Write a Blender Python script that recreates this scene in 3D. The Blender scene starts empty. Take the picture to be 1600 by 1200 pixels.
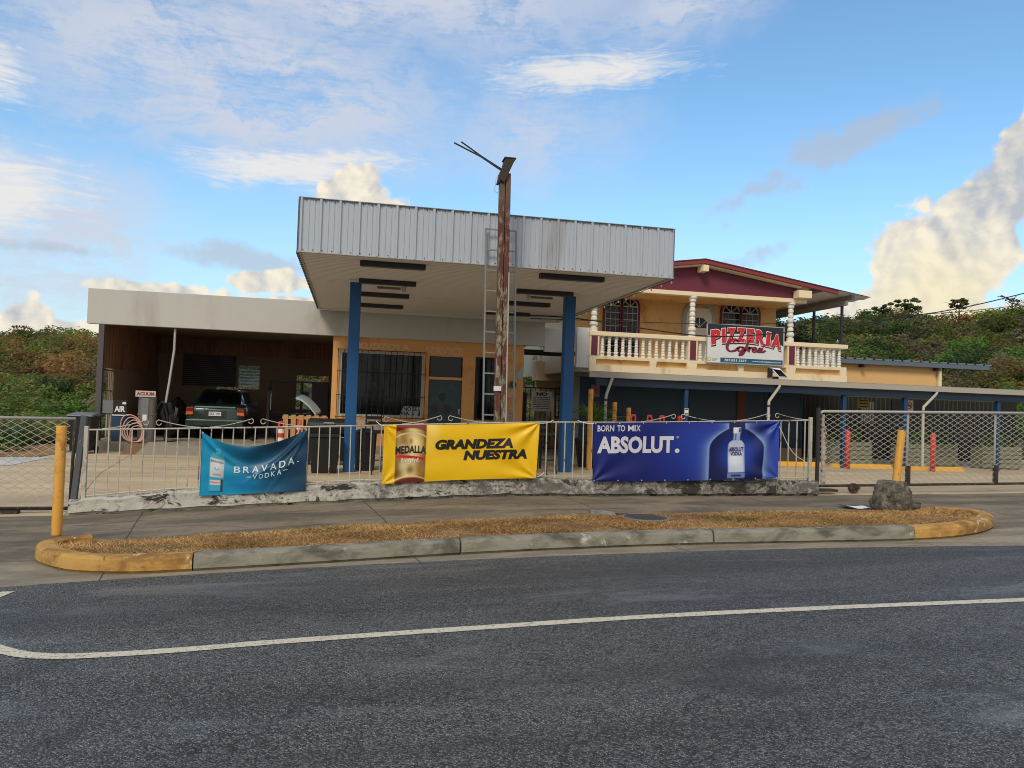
import bpy, bmesh, math, random
import numpy as np
from mathutils import Vector, Matrix
R = math.radians
S = bpy.context.scene
COL = S.collection

# ------------------------------------------------------------------ camera
def make_camera():
    yaw, pitch, roll = .207, .027, .034
    r0 = Vector((math.cos(yaw), -math.sin(yaw), 0))
    f = Vector((math.sin(yaw)*math.cos(pitch), math.cos(yaw)*math.cos(pitch), math.sin(pitch)))
    u0 = r0.cross(f)
    rt = r0*math.cos(roll) + u0*math.sin(roll)
    up = -r0*math.sin(roll) + u0*math.cos(roll)
    m = Matrix((rt, up, -f)).transposed().to_4x4()
    m.translation = Vector((0, 0, 1.5))
    cd = bpy.data.cameras.new('camera'); cd.sensor_width = 36; cd.lens = 36*1190/1600
    cd.clip_start = .05; cd.clip_end = 3000
    o = bpy.data.objects.new('camera', cd); COL.objects.link(o); o.matrix_world = m
    S.camera = o
make_camera()
S.view_settings.view_transform = 'Standard'
S.view_settings.look = 'None'
S.view_settings.exposure = 0.85
S.view_settings.gamma = 1.0
S.view_settings.use_curve_mapping = False
S.cycles.max_bounces = 6
S.cycles.diffuse_bounces = 4
S.cycles.use_denoising = True
S.cycles.filter_width = 1.0

# ------------------------------------------------------------------ node helpers
class NT:
    def __init__(s, tree): s.t = tree; s.n = tree.nodes; s.l = tree.links
    def new(s, typ, **kw):
        n = s.n.new(typ)
        for k, v in kw.items(): setattr(n, k, v)
        return n
    def put(s, sock, v):
        if isinstance(v, bpy.types.NodeSocket): s.l.new(v, sock)
        elif v is not None:
            if hasattr(sock.default_value, '__len__') and not hasattr(v, '__len__'): v = (v, v, v)
            if hasattr(sock.default_value, '__len__') and len(sock.default_value) == 4 and len(v) == 3: v = (*v, 1)
            sock.default_value = v
    def m(s, op, a, b=None, c=None, clamp=False):
        n = s.new('ShaderNodeMath', operation=op, use_clamp=clamp)
        s.put(n.inputs[0], a)
        if b is not None: s.put(n.inputs[1], b)
        if c is not None: s.put(n.inputs[2], c)
        return n.outputs[0]
    def noise(s, vec, scale=1., detail=4., rough=.5, dist=0., col=False):
        n = s.new('ShaderNodeTexNoise'); s.put(n.inputs['Vector'], vec)
        n.inputs['Scale'].default_value = scale; n.inputs['Detail'].default_value = detail
        n.inputs['Roughness'].default_value = rough; n.inputs['Distortion'].default_value = dist
        return n.outputs['Color' if col else 'Fac']
    def voro(s, vec, scale=1., feat='F1', rnd=1.):
        n = s.new('ShaderNodeTexVoronoi', feature=feat); s.put(n.inputs['Vector'], vec)
        n.inputs['Scale'].default_value = scale; n.inputs['Randomness'].default_value = rnd
        return n
    def smooth(s, v, a, b, lo=0., hi=1.):
        n = s.new('ShaderNodeMapRange', interpolation_type='SMOOTHSTEP'); s.put(n.inputs['Value'], v)
        n.inputs['From Min'].default_value = a; n.inputs['From Max'].default_value = b
        n.inputs['To Min'].default_value = lo; n.inputs['To Max'].default_value = hi
        return n.outputs[0]
    def mix(s, f, a, b, mode='MIX'):
        n = s.new('ShaderNodeMix', data_type='RGBA', blend_type=mode)
        s.put(n.inputs[0], f); s.put(n.inputs[6], a); s.put(n.inputs[7], b)
        return n.outputs[2]
    def comb(s, x, y, z):
        n = s.new('ShaderNodeCombineXYZ')
        for i, v in enumerate((x, y, z)): s.put(n.inputs[i], v)
        return n.outputs[0]
    def sep(s, v):
        n = s.new('ShaderNodeSeparateXYZ'); s.put(n.inputs[0], v); return n.outputs
    def vscale(s, v, sc):
        n = s.new('ShaderNodeMapping'); s.put(n.inputs['Vector'], v); n.inputs['Scale'].default_value = sc
        return n.outputs[0]
    def bump(s, h, strength=.3, dist=.02, nrm=None):
        n = s.new('ShaderNodeBump'); n.inputs['Strength'].default_value = strength
        n.inputs['Distance'].default_value = dist; s.put(n.inputs['Height'], h)
        if nrm is not None: s.put(n.inputs['Normal'], nrm)
        return n.outputs[0]

def lin(c):
    return tuple((x/12.92 if x <= .04045 else ((x+.055)/1.055)**2.4) for x in c)
def rgb(r, g, b): return lin((r/255, g/255, b/255))

# ------------------------------------------------------------------ sky with clouds, and one soft low sun
SUN_EL, SUN_AZ = R(42), R(-150)      # behind the camera, to the left (azimuth from +Y towards +X)
def make_world():
    w = bpy.data.worlds.new('World'); S.world = w; w.use_nodes = True
    w.cycles.sampling_method = 'MANUAL'; w.cycles.sample_map_resolution = 512
    t = NT(w.node_tree); t.n.clear()
    sky = t.new('ShaderNodeTexSky', sky_type='NISHITA'); sky.sun_disc = False
    sky.sun_elevation = SUN_EL; sky.sun_rotation = SUN_AZ
    sky.air_density = 1.15; sky.dust_density = .4; sky.ozone_density = 2.2; sky.altitude = 100
    d = t.new('ShaderNodeTexCoord').outputs['Generated']
    x, y, z = t.sep(d)
    az = t.m('MULTIPLY', t.m('ARCTAN2', x, y), 57.2958)
    el = t.m('MULTIPLY', t.m('ARCSINE', z), 57.2958)
    v = t.comb(az, el, 0.)
    col = t.mix(1., sky.outputs[0], SKYTINT, 'MULTIPLY')
    # pale air low down
    col = t.mix(t.smooth(el, 0., 18., .62, 0.), col, (2.9, 3.6, 4.3))
    def ell(a0, e0, ra, re, rot=0., vec=None):
        aa, ee = (az, el) if vec is None else vec
        dx = t.m('SUBTRACT', aa, a0); dy = t.m('SUBTRACT', ee, e0)
        c, s_ = math.cos(R(rot)), math.sin(R(rot))
        p = t.m('DIVIDE', t.m('ADD', t.m('MULTIPLY', dx, c), t.m('MULTIPLY', dy, s_)), ra)
        q = t.m('DIVIDE', t.m('SUBTRACT', t.m('MULTIPLY', dy, c), t.m('MULTIPLY', dx, s_)), re)
        return t.m('SUBTRACT', 1., t.m('SQRT', t.m('ADD', t.m('MULTIPLY', p, p), t.m('MULTIPLY', q, q))))
    def mx(*a):
        o = a[0]
        for b in a[1:]: o = t.m('MAXIMUM', o, b)
        return o
    # warped coordinates so that the outlines of all clouds are torn
    wn = t.noise(v, .22, 6, .6, col=True)
    wx, wy, _ = t.sep(wn)
    az2 = t.m('ADD', az, t.m('MULTIPLY', t.m('SUBTRACT', wx, .5), 9.))
    el2 = t.m('ADD', el, t.m('MULTIPLY', t.m('SUBTRACT', wy, .5), 5.))
    # thin veil of high cloud
    vs = t.vscale(t.comb(t.m('ADD', az2, t.m('MULTIPLY', el2, .9)), t.m('SUBTRACT', el2, t.m('MULTIPLY', az2, .12)), 3.), (.07, .26, 1.))
    n1 = t.noise(vs, 1., 7, .62, 1.2)
    fine = t.noise(t.vscale(v, (.25, 1.6, 1.)), 1., 6, .65, 1.5)
    veil = mx(ell(-9, 21.5, 24, 8, -6, (az2, el2)), ell(-22, 10, 13, 8, 0, (az2, el2)), ell(-3, 30, 40, 9, 0, (az2, el2)),
              t.m('MULTIPLY', ell(13, 20, 12, 7, 0, (az2, el2)), .6), t.m('MULTIPLY', ell(24, 28, 12, 4, 12, (az2, el2)), .7))
    f = t.m('MULTIPLY', t.smooth(veil, 0., .75), t.smooth(t.m('ADD', n1, t.m('MULTIPLY', t.m('SUBTRACT', fine, .5), .35)), .24, .60))
    col = t.mix(t.m('MULTIPLY', f, .92), col, (3.5, 3.7, 4.25))
    # bright streaks of cirrus
    st = mx(ell(-5.2, 16.2, 9, 1.5, 4, (t.m('ADD', az, t.m('MULTIPLY', t.m('SUBTRACT', wx, .5), 4.)), t.m('ADD', el, t.m('MULTIPLY', t.m('SUBTRACT', wy, .5), 2.4)))),
            t.m('MULTIPLY', ell(-1.5, 17.0, 7, .8, 3, (az, t.m('ADD', el, t.m('MULTIPLY', t.m('SUBTRACT', wy, .5), 2.4)))), .8),
            ell(17, 23.9, 9.5, 1.8, 3, (az, t.m('ADD', el, t.m('MULTIPLY', t.m('SUBTRACT', wy, .5), 3.)))),
            t.m('MULTIPLY', ell(-22.5, 12.5, 6, 3.4, 10, (az2, el2)), .9),
            t.m('MULTIPLY', ell(-23.5, 19.5, 3.2, 2.0, -20, (az2, el2)), .8))
    fs = t.noise(t.vscale(v, (.22, 1.3, 1.)), 1., 6, .6, 2.2)
    fst = t.smooth(t.m('ADD', st, t.m('MULTIPLY', t.m('SUBTRACT', fs, .55), 1.3)), -.05, .75)
    col = t.mix(t.m('MULTIPLY', fst, .92), col, (4.7, 4.6, 4.45))
    # flat grey clouds
    gr = mx(ell(-7.6, 9.7, 6.5, 1.25, -5, (az2, t.m('ADD', el, t.m('MULTIPLY', t.m('SUBTRACT', wy, .5), 2.)))), t.m('MULTIPLY', ell(-20, 9.0, 4, .6, 0, (az2, el)), .7),
            ell(35.6, 18.6, 6.2, 1.9, 14, (az2, el2)), t.m('MULTIPLY', ell(29, 15.4, 5, 1.2, 20, (az2, el2)), .55), t.m('MULTIPLY', ell(28.6, 11.0, 4.5, .8, 14, (az2, el2)), .5))
    gn = t.noise(v, .55, 6, .6)
    fg = t.smooth(t.m('ADD', gr, t.m('MULTIPLY', t.m('SUBTRACT', gn, .5), 1.1)), 0., .6)
    col = t.mix(t.m('MULTIPLY', fg, .62), col, (2.7, 2.85, 3.15))
    # heaped clouds, brightest where they face the low light
    def billow(off):
        vv = t.comb(t.m('ADD', az, off[0]), t.m('ADD', el, off[1]), 7.)
        a = t.noise(vv, .40, 8, .52, .2)
        b = t.voro(vv, .85, 'SMOOTH_F1')
        return t.m('SUBTRACT', a, t.m('MULTIPLY', b.outputs['Distance'], .30))
    b0 = billow((0, 0)); b1 = billow((-.42, -.26))
    cu = mx(ell(39.8, 11.0, 2.5, 2.5), ell(38.9, 8.6, 1.9, 2.6), ell(41.0, 9.4, 3.5, 4.3, 8), ell(40.6, 5.8, 3.6, 3.2), ell(43.2, 11.2, 2.1, 2.0), ell(46.4, 16.2, 4.6, 2.5, 44), ell(42.6, 13.4, 3.2, 1.6, 34),
            ell(-.2, 14.7, 2.7, 1.9), ell(.9, 13.6, 2.6, 1.6), ell(-5.6, 8.2, 2.7, .85, 4), t.m('MULTIPLY', ell(-3.6, 6.7, 3.6, .65), .85),
            ell(-20.6, 4.3, 1.25, 1.7), ell(-18.3, 3.6, 1.9, 1.0), t.m('MULTIPLY', ell(-13.5, 7.0, 4.0, .55), .7), t.m('MULTIPLY', ell(47.2, 6.8, 2.8, 1.5), .8),
            t.m('MULTIPLY', ell(37.4, 7.4, 3.0, 1.3), .5), ell(40.3, 7.8, 3.3, 3.6))
    dens = t.m('ADD', t.m('MULTIPLY', cu, 1.0), t.m('MULTIPLY', t.m('SUBTRACT', b0, .26), 1.55))
    fc = t.smooth(dens, .0, .26)
    lit = t.m('SUBTRACT', b0, b1)
    shade = t.m('ADD', .70, t.m('MULTIPLY', lit, 3.0))
    # the upper right mass lies in shade, the towers low down catch warm light
    dark = mx(t.smooth(ell(46.2, 16.0, 6.6, 3.9, 44), 0., .5), t.m('MULTIPLY', t.smooth(ell(43.2, 12.6, 2.6, 3.2), .0, .7), .55))
    shade = t.m('SUBTRACT', shade, t.m('MULTIPLY', dark, .48), clamp=True)
    cc = t.mix(shade, (2.75, 2.9, 3.15), (5.4, 4.9, 3.9))
    warm = t.smooth(ell(41, 7.2, 6.5, 6.0), 0., .8)
    cc = t.mix(t.m('MULTIPLY', warm, .55), cc, (5.2, 4.5, 2.7))
    col = t.mix(t.m('MULTIPLY', fc, .97), col, cc)
    high = t.m('MULTIPLY', t.smooth(el, 30., 55.), t.smooth(t.noise(v, .03, 5, .6), .3, .6))  # unseen overhead cloud, added to whiten and brighten the light on the ground
    col = t.mix(t.m('MULTIPLY', high, .75), col, (3.7, 3.65, 3.6))
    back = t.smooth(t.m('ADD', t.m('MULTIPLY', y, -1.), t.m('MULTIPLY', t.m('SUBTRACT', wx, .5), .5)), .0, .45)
    warm_fill = t.mix(t.noise(v, .05, 5, .6), (4.3, 3.9, 3.4), (3.4, 3.3, 3.2))  # unseen cloud bank behind the camera, added to warm the light
    col = t.mix(t.m('MULTIPLY', back, .85), col, warm_fill)
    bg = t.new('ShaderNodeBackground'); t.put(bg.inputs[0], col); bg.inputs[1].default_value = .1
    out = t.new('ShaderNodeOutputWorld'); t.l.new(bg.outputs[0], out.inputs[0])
SKYTINT = (.80, 1.0, 1.06)
make_world()
def make_sun():
    l = bpy.data.lights.new('sun', 'SUN'); l.energy = 1.05; l.angle = R(18); l.color = (1., .90, .75)
    o = bpy.data.objects.new('sun', l); COL.objects.link(o)
    dirv = Vector((math.sin(SUN_AZ)*math.cos(SUN_EL), math.cos(SUN_AZ)*math.cos(SUN_EL), math.sin(SUN_EL)))
    o.rotation_euler = dirv.to_track_quat('Z', 'Y').to_euler(); o.location = (0, -20, 30)
make_sun()

# ------------------------------------------------------------------ materials
MATS = {}
def mat(name, base, rough=.8, var=.12, vscale=2., bump=.15, bscale=60., bdist=.004, metal=0., layers=(), stretch=(1, 1, 1), spec=.5, grooves=None, coat=0.):
    """base colour with two scales of mottling; layers = (colour, noise scale, threshold, softness, stretch[, roughness])"""
    if name in MATS: return MATS[name]
    m = bpy.data.materials.new(name); m.use_nodes = True
    t = NT(m.node_tree); b = t.n['Principled BSDF']
    v = t.new('ShaderNodeTexCoord').outputs['Object']
    vs = t.vscale(v, stretch)
    n = t.noise(vs, vscale, 5, .6); n2 = t.noise(vs, vscale*9, 3, .6)
    k = t.m('ADD', t.m('MULTIPLY', t.m('SUBTRACT', n, .5), 2*var), t.m('MULTIPLY', t.m('SUBTRACT', n2, .5), 1.2*var))
    c = t.mix(1., base, t.comb(*[t.m('ADD', 1., k)]*3), 'MULTIPLY')
    r = rough
    for i, L in enumerate(layers):
        lc, ls, th, so = L[:4]; lst = L[4] if len(L) > 4 else (1, 1, 1)
        ln = t.noise(t.comb(*[t.m('ADD', q, 3.7*(i+1)) for q in t.sep(t.vscale(v, lst))]), ls, 6, .65, .4)
        f = t.smooth(ln, th-so, th+so)
        c = t.mix(f, c, lc)
    t.put(b.inputs['Base Color'], c); t.put(b.inputs['Roughness'], r)
    b.inputs['Metallic'].default_value = metal
    b.inputs['Specular IOR Level'].default_value = spec
    b.inputs['Coat Weight'].default_value = coat
    h = t.noise(v, bscale, 3, .6)
    nr = t.bump(h, bump, bdist) if bump else None
    if grooves:   # (axis, spacing, width, depth): narrow recessed joints
        ax, sp, wd, dp = grooves
        q = t.m('ABSOLUTE', t.m('SUBTRACT', t.m('FRACT', t.m('DIVIDE', t.sep(v)[ax], sp)), .5))
        nr = t.bump(t.smooth(q, .5-wd, .5, 1., 0.), 1., dp, nr)
    if nr is not None: t.put(b.inputs['Normal'], nr)
    MATS[name] = m
    return m
def attr_mat(name, rough=.7, spec=.3, bump=0., transl=0.):
    if name in MATS: return MATS[name]
    m = bpy.data.materials.new(name); m.use_nodes = True
    t = NT(m.node_tree); b = t.n['Principled BSDF']
    a = t.new('ShaderNodeAttribute', attribute_name='Col')
    t.put(b.inputs['Base Color'], a.outputs['Color']); b.inputs['Roughness'].default_value = rough
    b.inputs['Specular IOR Level'].default_value = spec
    if transl:
        tr = t.new('ShaderNodeBsdfTranslucent'); t.put(tr.inputs[0], t.mix(1., a.outputs['Color'], (1.25, 1.3, .8), 'MULTIPLY'))
        mx_ = t.new('ShaderNodeMixShader'); mx_.inputs[0].default_value = transl
        t.l.new(b.outputs[0], mx_.inputs[1]); t.l.new(tr.outputs[0], mx_.inputs[2]); t.l.new(mx_.outputs[0], t.n['Material Output'].inputs[0])
    MATS[name] = m
    return m

M = {}
def mats():
    M['white'] = mat('white_paint', rgb(206, 206, 204), .6, .05, 1., .06)
    M['fascia'] = mat('fascia_paint', rgb(192, 190, 184), .75, .05, .5, .08, layers=((rgb(170, 166, 156), .9, .62, .12, (1, 1, .25)),))
    M['canopy_sheet'] = mat('canopy_sheet', rgb(180, 187, 197), .45, .04, .8, .03, layers=((rgb(152, 154, 156), 1.2, .63, .1, (1, 1, .1)), (rgb(158, 148, 138), 5., .70, .06, (1, 1, .05))))
    M['soffit'] = mat('soffit_sheet', rgb(226, 223, 220), .7, .05, .6, .03, layers=((rgb(204, 194, 182), 1.1, .68, .12, (.3, 1, 1)),))
    M['dark_trim'] = mat('dark_trim', rgb(52, 50, 54), .6, .1)
    M['blue_post'] = mat('blue_post_paint', rgb(14, 82, 138), .45, .08, 2., .05, layers=((rgb(34, 60, 90), 5., .70, .06),))
    M['orange_wall'] = mat('orange_wall', rgb(226, 186, 126), .85, .07, 1.2, .15, layers=((rgb(196, 132, 66), 1.6, .62, .12),))
    M['office_wall'] = mat('office_wall', rgb(222, 164, 102), .85, .07, 1.1, .15, layers=((rgb(190, 128, 72), 1.4, .6, .12), (rgb(206, 186, 156), 3.2, .71, .03)))
    M['cream'] = mat('cream_paint', rgb(240, 220, 182), .8, .05, 1.4, .1, layers=((rgb(204, 176, 132), 2.2, .66, .1, (1, 1, .4)),))
    M['pale_wall'] = mat('pale_wall', rgb(246, 226, 184), .85, .06, 1.4, .1, layers=((rgb(150, 140, 120), 1.2, .66, .12, (1, 1, .25)),))
    M['maroon'] = mat('maroon_paint', rgb(108, 42, 60), .7, .07, 1., .08)
    M['roof_red'] = mat('roof_red', rgb(134, 54, 56), .6, .1, 2., .08, layers=((rgb(170, 110, 104), 4., .70, .05),))
    M['bal_white'] = mat('baluster_white', rgb(232, 228, 216), .7, .05, 3., .05)
    M['navy'] = mat('navy_wall', rgb(34, 62, 86), .7, .08, 1., .06)
    M['navy2'] = mat('navy_panel', rgb(28, 52, 74), .55, .06, 1., .03)
    M['black'] = mat('black_metal', rgb(26, 26, 28), .5, .1)
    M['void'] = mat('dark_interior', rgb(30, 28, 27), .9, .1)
    M['glass'] = mat('dark_glass', rgb(14, 18, 24), .08, .05, 1., 0, spec=.3)
    M['tealdoor'] = mat('teal_door', rgb(34, 62, 66), .35, .2, 3., .04, layers=((rgb(60, 84, 86), 3., .6, .12),))
    M['lightgrey'] = mat('light_grey_metal', rgb(176, 176, 172), .5, .06, 2., .04)
    M['grey_metal'] = mat('grey_metal', rgb(120, 122, 122), .5, .1, 3., .08, metal=.3)
    M['galv'] = mat('galvanised', rgb(176, 174, 166), .45, .12, 6., .05, metal=.1)
    M['rustdark'] = mat('rusty_dark', rgb(50, 44, 40), .8, .3, 9., .3, layers=((rgb(104, 70, 46), 14., .60, .08), (rgb(140, 138, 134), 12., .68, .05)))
    M['picket'] = mat('picket_white', rgb(184, 180, 168), .6, .12, 5., .08, layers=((rgb(92, 66, 46), 9., .63, .04, (1, 1, .5)), (rgb(140, 132, 116), 4., .6, .08)))
    M['yellow_post'] = mat('yellow_post', rgb(218, 160, 66), .55, .07, 2., .05, layers=((rgb(172, 116, 46), 5., .62, .1), (rgb(112, 92, 66), 16., .66, .03)))
    M['redpost'] = mat('red_post', rgb(206, 66, 60), .5, .1, 3., .05, layers=((rgb(214, 120, 100), 8., .66, .06),))
    M['yellowstop'] = mat('yellow_stop', rgb(228, 168, 44), .7, .08, 3., .1, layers=((rgb(170, 120, 40), 6., .66, .06),))
    M['orangeplastic'] = mat('orange_plastic', rgb(226, 66, 48), .4, .05)
    M['whiteplastic'] = mat('white_plastic', rgb(225, 222, 216), .4, .04)
    M['blackplastic'] = mat('black_plastic', rgb(22, 22, 22), .45, .12, 4., .08)
    M['rubber'] = mat('rubber', rgb(24, 24, 25), .8, .1)
    M['brownsheet'] = mat('brown_sheet', rgb(144, 106, 80), .7, .2, 1.2, .1, layers=((rgb(104, 78, 62), 1.5, .58, .15, (1, 1, .3)),))
    M['brownwall'] = mat('brown_wall', rgb(138, 118, 98), .85, .12, 1., .1)
    M['slab'] = mat('slab_concrete', rgb(150, 140, 122), .9, .12, 1.5, .3, 90., layers=((rgb(104, 94, 80), 1.2, .62, .12),))
    M['wood'] = mat('pale_wood', rgb(190, 146, 96), .8, .15, 4., .1, stretch=(8, 8, 1))
    M['kerbgrey'] = mat('kerb_concrete', rgb(140, 136, 122), .9, .16, 3., .5, 70., layers=((rgb(86, 82, 72), 2.6, .53, .14, (1, 1, 2.)), (rgb(190, 184, 166), 6., .66, .06)))
    M['kerbyellow'] = mat('kerb_yellow', rgb(188, 146, 76), .85, .16, 3., .4, 60., layers=((rgb(138, 98, 48), 2.4, .53, .12, (1, 1, 2.)), (rgb(206, 190, 156), 5., .63, .05), (rgb(70, 60, 48), 3.4, .65, .06)))
    M['cable'] = mat('cable_black', rgb(30, 30, 32), .6, .05)
    M['silver'] = mat('silver_sheet', rgb(140, 138, 132), .35, .1, 3., .04, metal=.5)
    M['signwhite'] = mat('sign_white', rgb(224, 224, 220), .5, .04)
    M['signgrey'] = mat('sign_grey', rgb(166, 172, 174), .5, .04)
    M['ink'] = mat('ink_black', rgb(22, 22, 24), .5, .03)
    M['inkwhite'] = mat('ink_white', rgb(232, 234, 236), .5, .03)
    M['inkred'] = mat('ink_red', rgb(206, 36, 44), .5, .04)
    M['inkmaroon'] = mat('ink_maroon', rgb(132, 28, 56), .5, .04)
    M['inkteal'] = mat('ink_teal', rgb(22, 92, 122), .5, .04)
    M['inkgold'] = mat('ink_gold', rgb(214, 178, 70), .5, .04)
    M['hose'] = mat('hose_pink', rgb(206, 160, 142), .5, .08)
    M['cargreen'] = mat('car_green', rgb(38, 58, 54), .3, .04, 1., 0, metal=.35, coat=.6)
    M['lampred'] = mat('lamp_red', rgb(128, 32, 24), .25, .1, 8.)
    M['lampamber'] = mat('lamp_amber', rgb(206, 120, 40), .2, .1, 8.)
    M['paleblue'] = mat('pale_blue_paint', rgb(178, 204, 218), .3, .04, 1., 0, coat=.5)
    M['roofgrey'] = mat('roof_grey_sheet', rgb(116, 124, 132), .5, .1, 2., .06)
    M['planter'] = mat('planter_wood', rgb(124, 126, 102), .8, .15, 3., .12, stretch=(1, 1, 6))
    M['bark'] = mat('bark', rgb(86, 72, 58), .9, .25, 6., .4)
    M['rock'] = mat('lump_concrete', rgb(98, 92, 80), .95, .5, 9., 1., 40., .03, layers=((rgb(150, 141, 122), 13., .58, .12), (rgb(56, 52, 46), 8., .58, .12)))
    M['paper'] = mat('paper', rgb(226, 232, 240), .6, .03)
    M['pinkstone'] = mat('stone_patch', rgb(176, 158, 142), .9, .35, 14., .4, layers=((rgb(110, 100, 96), 12., .58, .04),))
    M['bulb'] = mat('bulb_glass', rgb(240, 238, 230), .2, .02)
    M['leafplant'] = attr_mat('leaf_green', .5, .4, transl=.35)

def special_mats():
    # ---- asphalt: dark binder, pale stone flecks, smoother damp patches
    m = bpy.data.materials.new('asphalt'); m.use_nodes = True; t = NT(m.node_tree); b = t.n['Principled BSDF']
    v = t.new('ShaderNodeTexCoord').outputs['Object']
    big = t.noise(t.vscale(v, (.35, 1., 1.)), .7, 5, .6)
    mid = t.noise(v, 6., 4, .6)
    vo = t.voro(v, 92.); vc = t.sep(vo.outputs['Color'])[0]
    vo2 = t.voro(v, 210.); vc2 = t.sep(vo2.outputs['Color'])[1]
    c = t.mix(t.smooth(big, .38, .66), rgb(60, 60, 60), rgb(88, 88, 88))
    c = t.mix(t.m('MULTIPLY', t.smooth(mid, .35, .7), .4), c, rgb(54, 53, 52))
    c = t.mix(t.m('MULTIPLY', t.smooth(vc, .55, 1.), .58), c, rgb(138, 137, 134))
    c = t.mix(t.m('MULTIPLY', t.smooth(vc, .45, .0), .85), c, rgb(24, 25, 27))
    c = t.mix(t.m('MULTIPLY', t.smooth(vc2, .9, 1.), .8), c, rgb(186, 182, 172))
    # worn damp patches along the lane, their pale sky sheen painted in
    pt = t.noise(t.vscale(v, (.28, .9, 1.)), 1.1, 6, .65, .6)
    c = t.mix(t.m('MULTIPLY', t.smooth(pt, .53, .68), .48), c, rgb(134, 138, 142))
    # tyre-polished bands, oil stains and a few hair cracks
    ys = t.sep(v)[1]
    lane = t.noise(t.vscale(v, (.05, .75, 1.)), 1.5, 4, .55, .3)
    c = t.mix(t.m('MULTIPLY', t.smooth(lane, .46, .66), .45), c, rgb(46, 45, 43))
    oil = t.noise(t.vscale(v, (.6, .9, 1.)), .9, 5, .6, .8)
    c = t.mix(t.m('MULTIPLY', t.smooth(oil, .60, .70), .5), c, rgb(40, 39, 38))
    cr = t.m('ABSOLUTE', t.m('SUBTRACT', t.noise(t.vscale(v, (.5, 1, 1)), .45, 6, .62, .5), .5))
    c = t.mix(t.m('MULTIPLY', t.smooth(cr, .0, .0022, 1., 0.), .7), c, rgb(26, 25, 24))
    grit = t.m('MULTIPLY', t.smooth(ys, 6.2, 7.7), t.smooth(t.noise(v, 30., 5, .7), .5, .7))
    c = t.mix(t.m('MULTIPLY', grit, .6), c, rgb(138, 124, 100))
    t.put(b.inputs['Base Color'], c)
    rg = t.m('ADD', t.smooth(pt, .48, .64, .60, .24), t.m('MULTIPLY', mid, .18))
    t.put(b.inputs['Roughness'], rg); b.inputs['Specular IOR Level'].default_value = .5
    h = t.m('ADD', t.m('MULTIPLY', vo.outputs['Distance'], -1.), t.m('MULTIPLY', t.noise(v, 45., 4, .65), .8))
    t.put(b.inputs['Normal'], t.bump(h, .8, .014))
    M['asphalt'] = m
    # ---- pavement: brown-grey concrete with stains and cut joints
    def concrete(name, c0, c1, c2, jx, jy, jcol, ox=0., streak=(.5, 1.6, 1.), jw=.012):
        m = bpy.data.materials.new(name); m.use_nodes = True; t = NT(m.node_tree); b = t.n['Principled BSDF']
        v = t.new('ShaderNodeTexCoord').outputs['Object']
        a = t.noise(t.vscale(v, streak), 1.2, 7, .65, .5); d = t.noise(v, 14., 4, .65); e = t.noise(t.vscale(v, (.4, 2.4, 1.)), 2.2, 5, .6, 1.)
        c = t.mix(t.smooth(a, .36, .64), c0, c1)
        c = t.mix(t.m('MULTIPLY', t.smooth(e, .52, .72), .6), c, c2)
        c = t.mix(t.m('MULTIPLY', t.smooth(d, .42, .75), .3), c, c2)
        xs, ys, _ = t.sep(v)
        w = t.m('MULTIPLY', t.m('SUBTRACT', t.noise(v, 3., 3, .6), .5), .05)
        h = t.m('MULTIPLY', t.noise(v, 70., 3, .6), .6)
        jm = None
        for q, sp in ((t.m('ADD', t.m('ADD', xs, t.m('MULTIPLY', ys, .15)), w), jx), (t.m('ADD', ys, w), jy)):
            if not sp: continue
            dd = t.m('MULTIPLY', t.m('SUBTRACT', .5, t.m('ABSOLUTE', t.m('SUBTRACT', t.m('FRACT', t.m('ADD', t.m('DIVIDE', q, sp), ox)), .5))), sp)
            j = t.smooth(dd, jw*.4, jw, 1., 0.)
            jm = j if jm is None else t.m('MAXIMUM', jm, j)
        if jm is not None:
            c = t.mix(t.m('MULTIPLY', jm, .8), c, jcol)
            h = t.m('SUBTRACT', h, jm)
        t.put(b.inputs['Base Color'], c); b.inputs['Roughness'].default_value = .85
        t.put(b.inputs['Normal'], t.bump(h, .4, .008))
        M[name] = m
    concrete('pavement', rgb(98, 88, 72), rgb(138, 124, 102), rgb(58, 52, 45), 2.9, 0, rgb(46, 42, 38), .35)
    concrete('forecourt', rgb(182, 160, 126), rgb(202, 182, 148), rgb(142, 124, 98), 3.3, 2.6, rgb(96, 86, 72), .6, (.35, 1.4, 1.))
    concrete('gutter', rgb(126, 116, 98), rgb(156, 144, 120), rgb(84, 76, 64), 2.9, 0, rgb(50, 46, 42), .35, (.6, 2., 1.))
    # ---- peeling low wall: white paint over blackened concrete
    m = bpy.data.materials.new('peeling_wall'); m.use_nodes = True; t = NT(m.node_tree); b = t.n['Principled BSDF']
    v = t.new('ShaderNodeTexCoord').outputs['Object']
    xs, ys, zs = t.sep(v)
    a = t.noise(t.vscale(v, (1., 1., 1.8)), 2.6, 8, .72, .6); d = t.noise(v, 16., 6, .7)
    e = t.noise(t.vscale(v, (.5, 1., 1.)), .8, 4, .6)
    lft = t.smooth(xs, -6., 1.5, .14, 0.)          # the paint survives best at the left end
    k = t.m('ADD', t.m('ADD', t.m('MULTIPLY', a, .6), t.m('MULTIPLY', d, .4)), lft)
    c = t.mix(t.smooth(k, .44, .60), rgb(100, 98, 90), rgb(182, 178, 167))
    c = t.mix(t.smooth(t.m('ADD', a, t.m('MULTIPLY', e, .35)), .69, .77), c, rgb(52, 50, 45))
    c = t.mix(t.smooth(t.m('SUBTRACT', t.noise(v, 9., 6, .72), t.m('MULTIPLY', lft, .5)), .57, .64), c, rgb(74, 71, 63))
    t.put(b.inputs['Base Color'], c); b.inputs['Roughness'].default_value = .9
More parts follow.
